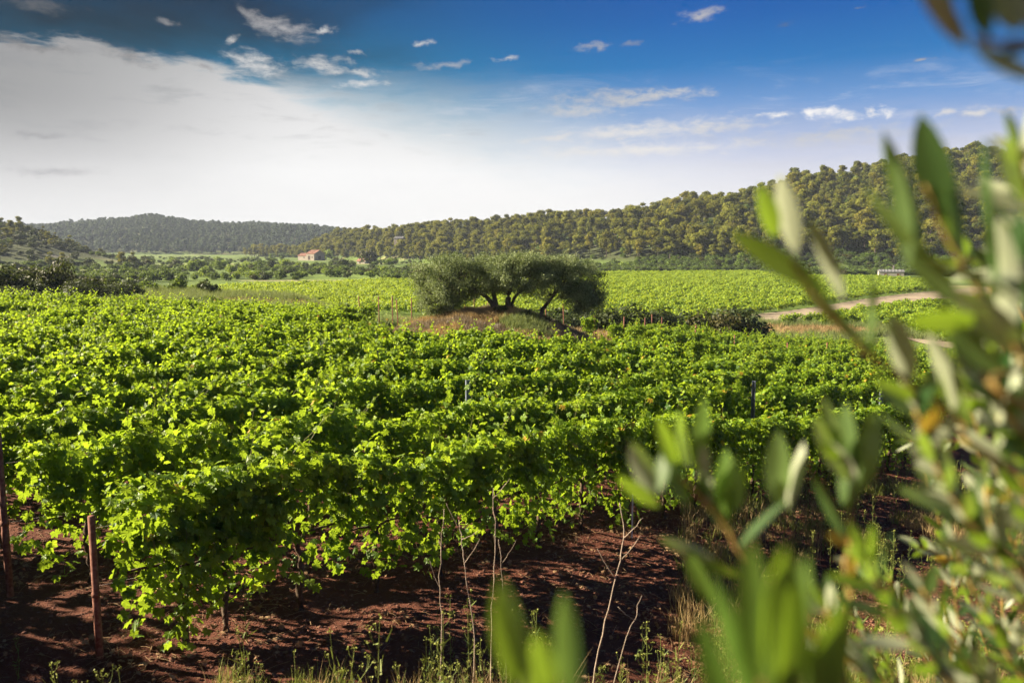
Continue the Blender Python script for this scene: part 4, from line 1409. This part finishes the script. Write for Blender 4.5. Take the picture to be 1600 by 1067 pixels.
X, Y = area(12000, -6, 14, 4.2, 18, rg, fD)
k = (vnoise(X, Y, 1.3, 41) > -.1) & (rg.random(len(X)) < .6)
X, Y = X[k], Y[k]; n = len(X); print('dry grass', n)
scatter('dry_grass', dg + gg, np.stack([X, Y, ground_z(X, Y)], 1), rg.uniform(0, 6.28, n), rg.uniform(.6, 1.3, n), rg.integers(0, 7, n), 'dry pale grass tufts among weeds on the red soil', 'grass')
# grass on the mound
X, Y = area(11000, -8.5, 7.5, 26, 46, rg, lambda X, Y: np.hypot((X - MOUND[0]) / 7.3, (Y - MOUND[1]) / 9.1) < 1.0)
n = len(X)
md_ = [grass_tuft(420 + s, 60, .26, .22, M_drygrass, .007) for s in range(4)] + [grass_tuft(430, 50, .30, .22, M_grassg, .007)]
M_rustgrass = leaf_mat('rusty_dry_grass', (0.11, 0.092, 0.068), (0.25, 0.21, 0.155), (0.22, 0.15, 0.07), 0.25, 0.7, 0.15, 0.5)
md_ += [grass_tuft(440 + s, 60, .24, .22, M_rustgrass, .007) for s in range(4)]
k = rg.random(n) < .8
X, Y = X[k], Y[k]; n = len(X)
idx = np.where(vnoise(X, Y, 1.7, 51) > .05, rg.integers(5, 9, n), np.where(vnoise(X, Y, 2.5, 52) > .5, 4, rg.integers(0, 4, n)))
scatter('mound_grass', md_, np.stack([X, Y, ground_z(X, Y)], 1), rg.uniform(0, 6.28, n), rg.uniform(.6, 1.3, n), idx, 'dry brown grass covering the mound under the olive trees', 'grass')
c = at(700, 512, 29.5)
place('bright', 'shrub', c.x, c.y, .30, 'small bright green bush on the front slope of the olive mound', 'shrub', None, 1.1, True, tree_parts=('stem', 'crown'))
for px, D in ((820, 34.5), (850, 35.2), (783, 34.8), (868, 35)):
    place('dark', 'shrub', (px - 800) / F * D, D, .22, 'low dark tuft of bush at the foot of the olive trunks', 'shrub', 'bushes at the olive trunks', .9, True, tree_parts=('stem', 'crown'))
# tall grey green grass strip past the vineyard edge and on the valley banks
X, Y = area(26000, -80, 50, 47, 140, rg, lambda X, Y: (Y > edge_y(X) + 2) & ((vnoise(X, Y, 9, 61) > -.5)))
k = (Y < 97) | (X < -22); X, Y = X[k], Y[k]
n = len(X)
tg = [grass_tuft(450 + s, 46, .75, .45, M_grassg, .016) for s in range(4)] + [grass_tuft(455, 46, .6, .45, M_drygrass, .016)]
scatter('tall_grass', tg, np.stack([X, Y, ground_z(X, Y)], 1), rg.uniform(0, 6.28, n), rg.uniform(.7, 1.3, n), np.where(vnoise(X, Y, 12, 62) > .35, 4, rg.integers(0, 4, n)), 'grey green tall grass on the bank past the near vineyard', 'grass')

# tall dry stalks before the front row
for i, (pts, r_, D, lab) in enumerate((
        ([(684, 1100), (690, 1000), (687, 900), (694, 795)], .006, 5.3, 'straight pale dry stalk standing before the front vine row, its tip among the leaves'),
        ([(736, 1100), (741, 1000), (728, 905), (722, 850), (717, 812)], .006, 5.3, 'forked dry stalk with a bent twig before the front vine row'),
        ([(765, 1100), (770, 950), (774, 850), (771, 762)], .006, 5.5, 'tallest reddish dry stalk, straight, before the front vine row'),
        ([(790, 1100), (788, 960), (783, 880), (779, 842)], .004, 5.5, 'short thin dry stalk beside the tallest reddish stalk'),
        ([(915, 1080), (940, 990), (962, 905), (974, 840), (968, 785)], .008, 5.2, 'thick pale dry stem leaning over bare red soil, with twigs'),
        ([(940, 1090), (975, 1010), (990, 968), (1003, 930)], .005, 5.0, 'slanting pale dry twig near the thick leaning stem'))):
    rr = random.Random(i)
    P = [at(px, py, D + .1 * k) for k, (px, py) in enumerate(pts)]
    gb = gz(P[0].x, P[0].y)
    P = [Vector((P[0].x, P[0].y, min(gb, P[0].z)))] + P[1:] if P[0].z > gb else P
    if P[0].z > gb:
        P[0].z = gb
    org = Vector((P[0].x, P[0].y, gb))
    path = smooth_path([p - org for p in P], 5, .004, rr)
    mb = MB(); tube(mb, path, [r_ * .75 * (1 - .55 * k / len(path)) for k in range(len(path))], 6)
    for k in range(3 if i in (1, 4) else 1):
        q = path[rr.randrange(len(path) // 2, len(path) - 1)]
        d = Vector((rr.choice((-1, 1)) * rr.uniform(.05, .16), rr.uniform(-.05, .05), rr.uniform(.08, .22)))
        tube(mb, smooth_path([q, q + d * .5 + Vector((0, 0, -.01)), q + d], 3, .002, rr), [r_ * .45, r_ * .42, r_ * .4, r_ * .36, r_ * .32, r_ * .28, r_ * .2][:7], 4)
    e = link('dry_stalk', mb.mesh('stalk', M_stalk), loc=org)
    tag(e, lab, 'stalk')

# ------------------------------------------------------------------ near olive tree whose sprays reach into the view
def olive_leaf_mesh():
    L = [(0, .04), (.12, .55), (.30, .92), (.5, 1.0), (.7, .86), (.86, .55), (1.0, .04)]
    V = []
    for y, w_ in L:
        for x in (-1, -.5, 0, .5, 1):
            V.append((x * w_ * .5, y, .10 * abs(x) * w_ + .0))
    Fq = [(i * 5 + j, i * 5 + j + 1, (i + 1) * 5 + j + 1, (i + 1) * 5 + j) for i in range(len(L) - 1) for j in range(4)]
    return np.array(V), np.array(Fq)


OV, OVF = olive_leaf_mesh()


def near_leaf(mb, B, T, width, roll, tint, bend=.08, mi=0):
    B, T = Vector(B), Vector(T)
    ax = T - B; L = ax.length; y = ax.normalized()
    view = ((B + T) / 2).normalized()
    x = y.cross(view).normalized(); n = x.cross(y)
    x2 = x * cos(roll) + n * sin(roll); n2 = x2.cross(y)
    if ((abs(B.x * 7919.0 + B.z * 3331.0) * 10) % 1.0) < .48:
        x2, n2 = -x2, -n2
    V = []
    for vx, vy, vz in OV:
        V.append(B + x2 * (vx * width) + y * (vy * L) + n2 * (vz * width + bend * L * (4 * vy * (1 - vy) * .5)))
    mb.add([tuple(v) for v in V], OVF, tint, mi, True)


TB = Vector((1.75, 1.35, -1.75))
nt_ = link('olive_tree', None, loc=TB)
tag(nt_, 'close olive tree with blurred leafy sprays in the lower corner', 'olive tree')
FORK = Vector((1.62, 1.30, -.75))
mb = MB(); P = smooth_path([TB + Vector((0, 0, -.1)), TB + Vector((.05, 0, .4)), FORK, FORK + Vector((.05, 0, .35))], 5, .008)
tube(mb, [p - TB for p in P], [.12 - .003 * i for i in range(len(P))], 12)
link('trunk', mb.mesh('trunk', M_bark), nt_)


def spray(stem, leaves=(), auto=0, D=.6, via=None, r0=.0035, seed=0, llen=.052, lw=.012, tint=.5, spread=.8, yellow=0.0, t0=0.0, green=0.0):
    """stem: pixel points tip last; leaves: explicit (bx,by,tx,ty,width px,roll,tint[,dd][,yellow]); auto: pairs along the stem"""
    rng = random.Random(seed)
    S_ = [at(p[0], p[1], p[2] if len(p) > 2 else D) for p in stem]
    root = [FORK] + ([Vector(v) for v in via] if via else [])
    path = smooth_path(root + S_, 6, .0008, rng)
    n_ = len(path); nroot = 6 * len(root)
    rad = []
    for i in range(n_):
        rad.append(.010 + (r0 - .010) * min(1, i / nroot) if i < nroot else r0 * (1 - .62 * (i - nroot) / max(1, n_ - nroot)))
    mb = MB(); tube(mb, [p - TB for p in path], rad, 7)
    br = link('branch', mb.mesh('branch', M_twig), nt_)
    lf = MB()
    for l in leaves:
        bx_, by_, tx_, ty_, wp, roll, tn = l[:7]
        dd = l[7] if len(l) > 7 else 0.0
        mi = l[8] if len(l) > 8 else (2 if green and rng.random() < green else 0)
        B = at(bx_, by_, D + dd); T = at(tx_, ty_, D + dd + rng.uniform(-.01, .012))
        near_leaf(lf, B - TB + Vector((0, 0, 0)), T - TB, wp * .93 * D / F, roll, tn, rng.uniform(-.06, .10), mi)
    # automatic pairs (geometry local to the camera side is only used for the roll)
    if auto:
        vis = path[nroot:] if nroot < n_ else path
        cum = [0]
        for a, b in zip(vis, vis[1:]):
            cum.append(cum[-1] + (b - a).length)
        tot = cum[-1]
        for k in range(auto):
            s_ = tot * (t0 + (1 - t0) * (k + .5) / auto)
            i = min(len(vis) - 2, max(j for j in range(len(cum)) if cum[j] <= s_))
            f = (s_ - cum[i]) / max(1e-6, cum[i + 1] - cum[i])
            q = vis[i].lerp(vis[i + 1], f); d = (vis[i + 1] - vis[i]).normalized()
            side = d.cross(q.normalized()).normalized(); nn = side.cross(d)
            tw = rng.uniform(-.9, .9) + (pi / 2 if k % 2 else 0)
            for sg in (-1, 1):
                o_ = (side * cos(tw) + nn * sin(tw)) * sg
                ln = llen * rng.uniform(.65, 1.2) * (1 - .35 * (s_ / tot) ** 3)
                T = q + (d * rng.uniform(.7, 1.0) + o_ * spread * rng.uniform(.5, 1.0)).normalized() * ln
                yl = 1 if rng.random() < yellow else 0
                near_leaf(lf, q - TB, T - TB, lw * rng.uniform(.8, 1.2), rng.uniform(-1.4, 1.4), min(1, max(0, tint + rng.gauss(0, .25))), rng.uniform(-.08, .12), yl)
        T = vis[-1] + (vis[-1] - vis[-2]).normalized() * llen * .6
        near_leaf(lf, vis[-1] - TB, T - TB, lw * .7, rng.uniform(-1, 1), tint + .2)
    lo = link('leaves', lf.mesh('leaves', [M_oliveN, M_oliveY, M_oliveG]), br)
    return br


# the explicit leaves are stored relative to TB, so undo the shift in near_leaf's view direction by passing true points
_nl = near_leaf


def near_leaf(mb, B, T, width, roll, tint, bend=.08, mi=0):
    tmp = MB()
    _nl(tmp, Vector(B) + TB, Vector(T) + TB, width, roll, tint, bend, mi)
    tmp.v[0] = tmp.v[0] - np.array(TB, np.float32)
    mb.join(tmp)


# A: pale spray reaching furthest over the pine ridge
spray([(1640, 760), (1500, 655), (1400, 585), (1330, 525), (1270, 455), (1235, 405)], [
    (1290, 455, 1142, 362, 40, .2, 1.0), (1212, 372, 1186, 288, 34, -.4, .8), (1244, 398, 1218, 272, 40, .5, .75), (1318, 470, 1262, 340, 34, .7, .45), (1362, 560, 1366, 425, 24, .9, .55),
    (1330, 520, 1250, 440, 26, .3, .9), (1385, 580, 1270, 440, 34, 1.1, .35), (1420, 600, 1395, 490, 44, .4, .3), (1480, 640, 1360, 590, 22, .2, 1.0), (1490, 640, 1450, 520, 46, .8, .3), (1560, 700, 1590, 560, 40, .9, .25), (1520, 670, 1470, 560, 40, -.7, .3)],
    D=.62, via=[(1.25, .95, -.55)], seed=1, r0=.0026)
# B: upright spray crossing the ridge top, low leaf tints imitating partial shade
spray([(1680, 660), (1600, 560), (1530, 450), (1480, 370), (1445, 290)], [
    (1478, 345, 1438, 178, 58, .3, .15), (1440, 400, 1380, 205, 36, -.3, .35), (1462, 420, 1352, 290, 32, .8, .95), (1420, 420, 1398, 250, 34, .5, .5), (1500, 400, 1462, 230, 46, -.6, .1), (1560, 470, 1535, 215, 26, .9, .2), (1500, 480, 1400, 350, 44, .4, .75),
    (1590, 470, 1440, 400, 40, 1.2, .0), (1600, 560, 1490, 450, 60, .4, .3), (1580, 520, 1560, 340, 44, .2, .3), (1640, 520, 1590, 330, 60, .7, .05), (1540, 440, 1610, 400, 50, .6, .0), (1530, 500, 1420, 500, 50, .7, .6), (1570, 590, 1480, 500, 56, .8, .4)],
    D=.55, via=[(1.25, .85, -.40)], seed=2, r0=.0026)
# C: spray of broad leaves before the second vine row
spray([(1420, 1150), (1330, 930), (1328, 840), (1330, 770)], [
    (1318, 730, 1285, 618, 30, .3, 1.0), (1316, 720, 1282, 690, 20, .3, .9), (1324, 752, 1272, 650, 34, -.2, .75), (1330, 760, 1322, 628, 40, .5, .45), (1340, 770, 1366, 640, 44, -.3, .5), (1322, 800, 1345, 690, 50, .8, .4), (1335, 780, 1300, 690, 40, .9, .3), (1318, 840, 1270, 740, 36, 1.0, .2), (1215, 790, 1216, 672, 44, .2, .6), (1230, 800, 1256, 690, 30, .8, .4),
    (1330, 850, 1292, 832, 26, .2, .6, 0, 1), (1330, 860, 1328, 905, 22, .4, .6, 0, 1)],
    D=.66, via=[(1.0, .85, -.75)], seed=3, green=.2)
# D: spray of small leaves before the front row
spray([(1290, 1150), (1200, 960), (1140, 830), (1090, 770), (1060, 745)], [
    (1030, 792, 964, 744, 26, .2, .8), (1020, 780, 985, 690, 40, .3, .6), (1062, 750, 1028, 650, 28, -.2, 1.0), (1030, 775, 1042, 700, 36, .7, .4), (1090, 740, 1100, 620, 34, .4, .5), (1080, 735, 1062, 640, 30, -.9, .3), (1105, 790, 1095, 705, 36, .8, .5), (1120, 790, 1155, 710, 26, .3, .7), (1075, 790, 1045, 720, 30, -.5, .2), (1135, 820, 1135, 700, 40, .5, .4), (1150, 840, 1090, 740, 34, .9, .2), (1120, 880, 1030, 840, 24, .3, .5),
    (1100, 745, 1100, 695, 22, .3, .9), (1160, 900, 1060, 850, 34, .9, .25), (1110, 940, 1075, 860, 34, .4, .5), (1150, 800, 1162, 730, 22, .2, .9), (1150, 860, 1230, 780, 36, 1.1, .2)],
    D=.66, via=[(.95, .8, -.85)], seed=4, green=.35)
# E: very close bright leaves at the bottom
spray([(1420, 1400), (1260, 1240), (1210, 1130), (1190, 1060)], [
    (1190, 1100, 1170, 838, 66, .2, .55), (1230, 1110, 1225, 855, 84, -.3, .65), (1215, 1150, 1260, 870, 70, .6, .5), (1180, 1120, 1110, 900, 54, .7, .35), (1150, 1150, 1095, 960, 60, .5, .3), (1270, 1150, 1320, 930, 70, -.5, .3), (1230, 1180, 1190, 930, 60, .9, .3), (1290, 1180, 1285, 980, 70, .3, .5)],
    D=.36, via=[(.9, .55, -.62)], seed=5, r0=.003, green=.9)
# F: two leaves rising at the bottom centre
spray([(1150, 1500), (930, 1250), (860, 1160)], [
    (812, 1075, 782, 900, 60, .3, .7), (890, 1100, 880, 925, 50, .4, .6), (905, 1110, 898, 950, 34, 1.0, .15), (850, 1110, 838, 985, 56, -.3, .6), (870, 1150, 800, 1040, 50, .5, .5)],
    D=.38, via=[(.9, .5, -.72)], seed=6, r0=.003, green=.6)
# H: dark spray hanging in at the top corner
spray([(1900, -200), (1700, 60), (1600, 70), (1520, 60)], [
    (1512, 75, 1432, -30, 34, .3, .0), (1520, 70, 1640, 125, 36, .7, .55), (1560, 90, 1660, 60, 40, 1.0, .2), (1545, 60, 1520, -60, 46, .5, .0), (1590, 50, 1570, -60, 60, .2, .0), (1620, 60, 1630, -80, 60, .4, .0), (1500, 60, 1470, -60, 34, 1.1, .0)],
    D=.42, via=[(1.35, 1.0, .2), (.95, .6, .35)], seed=7)
# I: middle distance sprays along the edge and in the lower corner
rI = random.Random(99)
sprs = [((1760, 900), (1640, 720), (1570, 560), (1545, 450), 1.0), ((1780, 1000), (1650, 860), (1560, 740), (1500, 600), .95), ((1760, 820), (1670, 640), (1610, 520), (1575, 430), 1.3), ((1740, 1000), (1620, 900), (1560, 800), (1525, 700), 1.2),
        ((1700, 1150), (1560, 1000), (1500, 900), (1440, 730), 1.5), ((1640, 1200), (1520, 1080), (1420, 960), (1340, 880), 1.1), ((1700, 1180), (1600, 1060), (1540, 960), (1490, 850), .9), ((1560, 1250), (1440, 1120), (1370, 1010), (1310, 930), 1.5),
        ((1620, 1250), (1500, 1100), (1440, 1020), (1390, 900), 1.8), ((1700, 1100), (1640, 1000), (1600, 900), (1580, 800), 1.4), ((1760, 980), (1660, 860), (1620, 760), (1600, 640), 1.6), ((1640, 1150), (1580, 1020), (1560, 900), (1545, 820), 1.7),
        ((1500, 1250), (1420, 1120), (1380, 1060), (1350, 990), 1.3), ((1700, 760), (1640, 640), (1600, 540), (1590, 470), 1.5), ((1680, 1000), (1590, 930), (1500, 880), (1430, 850), 1.35), ((1720, 900), (1640, 800), (1560, 700), (1420, 690), 1.7)]
sprs += [((1700, 980), (1560, 860), (1480, 760), (1430, 640), .62), ((1620, 1200), (1480, 1060), (1400, 960), (1350, 870), .6), ((1520, 1260), (1400, 1120), (1330, 1030), (1290, 950), .7), ((1780, 900), (1660, 760), (1570, 640), (1500, 520), .6),
         ((1700, 1240), (1580, 1120), (1500, 1020), (1440, 920), .7), ((1800, 1080), (1700, 960), (1640, 860), (1590, 740), .65), ((1780, 520), (1680, 420), (1620, 330), (1590, 240), .6), ((1500, 1300), (1380, 1160), (1290, 1060), (1240, 980), .75)]
sprs += [((1800, 700), (1690, 600), (1600, 540), (1540, 500), .8), ((1790, 640), (1700, 520), (1640, 420), (1590, 300), .7), ((1780, 800), (1650, 700), (1560, 640), (1470, 600), .75),
         ((1800, 940), (1660, 800), (1580, 700), (1540, 560), .7), ((1760, 560), (1660, 470), (1580, 430), (1510, 400), .85), ((1740, 1060), (1620, 960), (1560, 880), (1540, 760), .8)]
for i, (a, b, c_, d, D) in enumerate(sprs):
    v = at(a[0] + 120, a[1] + 60, D * 1.02)
    spray([a, b, c_, d], auto=int(11 + 4 * D), D=D, via=[v], seed=20 + i, llen=.055, lw=.0125, tint=.12, spread=.75, yellow=.035, t0=.25, r0=.0035)
for i in range(34):
    D = rI.uniform(1.2, 2.2)
    bx_, by_ = rI.uniform(1480, 1780), rI.uniform(1000, 1300)
    L = rI.uniform(130, 260) / D * 1.3; an = R(rI.uniform(95, 150))
    tx_, ty_ = bx_ + cos(an) * L, by_ - sin(an) * L
    spray([(bx_ + 60, by_ + 120), (bx_, by_), ((bx_ + tx_) / 2 + rI.uniform(-12, 12), (by_ + ty_) / 2), (tx_, ty_)], auto=11, D=D, seed=60 + i, llen=.052, lw=.012, tint=.18, yellow=.04, t0=.2, r0=.003)
# foliage of the tree that stays out of the picture
for i in range(26):
    D = rI.uniform(.9, 2.0)
    p = [FORK + Vector((rI.uniform(-.1, .3), rI.uniform(-.5, .5), rI.uniform(.1, .5)))]
    d = Vector((rI.uniform(0, .8), rI.uniform(-.6, .6), rI.uniform(.4, 1.2)))
    q = p[0] + d
    if q.x < .7 * q.y + .15:
        continue
    mid = p[0] + d * .5
    rng = random.Random(i)
    path = smooth_path([FORK, p[0], mid, q], 6, .003, rng)
    mb = MB(); tube(mb, [v - TB for v in path], [.016 * (1 - .85 * k / len(path)) for k in range(len(path))], 6)
    br = link('branch', mb.mesh('branch', M_twig), nt_)
    lf = MB()
    for v0, v1 in zip(path[5:], path[6:]):
        dd = (v1 - v0).normalized()
        for k in range(4):
            o_ = Vector((rng.gauss(0, 1), rng.gauss(0, 1), rng.gauss(0, 1))).normalized()
            near_leaf(lf, v0 - TB, v0 + (dd + o_ * .8).normalized() * .055 - TB, .012, rng.uniform(-1.4, 1.4), rng.random())
    link('leaves', lf.mesh('leaves', [M_oliveN, M_oliveY, M_oliveG]), br)

# bushes added unseen outside the frame to shade the soil at the row ends
for x, y, sc_, lab in ((-9.4, 7.6, 1.8, 'broad dark bush added out of view to shade the red soil'), (-8.9, 5.6, 1.75, 'dark round bush added out of view to shade the row ends')):
    place('dark', 'shrub', x, y, sc_, lab, 'shrub', None, .95, True, tree_parts=('stem', 'crown'))
rng = random.Random(5)  # leafy branch added above the view to shade the top corner spray
path = smooth_path([FORK, (1.3, .9, .3), (.75, .6, .56), (.40, .52, .42), (.10, .49, .30), (-.02, .48, .245), (-.10, .48, .20)], 6, .002, rng)
mb = MB(); tube(mb, [v - TB for v in path], [.016 * (1 - .85 * k / len(path)) for k in range(len(path))], 6)
br = link('branch', mb.mesh('branch', M_twig), nt_)
lf = MB()
for v0, v1 in zip(path[22:], path[23:]):
    dd = (v1 - v0).normalized()
    for k in range(22):
        o_ = Vector((rng.gauss(0, 1), rng.gauss(0, 1), rng.gauss(0, 1))).normalized()
        B = v0 + (v1 - v0) * rng.random()
        T = B + (dd * .4 + o_ * .8).normalized() * .06
        if T.z / T.y < .33 or B.z / B.y < .33:
            continue
        near_leaf(lf, B - TB, T - TB, .018, rng.uniform(-1.4, 1.4), rng.random())
link('leaves', lf.mesh('leaves', [M_oliveN, M_oliveY, M_oliveG]), br)

# ------------------------------------------------------------------ the air
HZ = 2000.0
mb = MB(); box(mb, -HZ, HZ, -HZ, HZ, -12.0, 57.0)
m_, t = mat('haze')
pv = t.new('ShaderNodeVolumePrincipled')
pv.inputs['Color'].default_value = (0.55, 0.63, 0.80, 1)
pv.inputs['Density'].default_value = 0.00016
pv.inputs['Anisotropy'].default_value = 0.0
o = t.new('ShaderNodeOutputMaterial')
t.l.new(pv.outputs[0], o.inputs['Volume'])
tag(link('haze', mb.mesh('haze', m_)), 'thin pale evening haze over the whole valley', 'haze', kind='stuff')
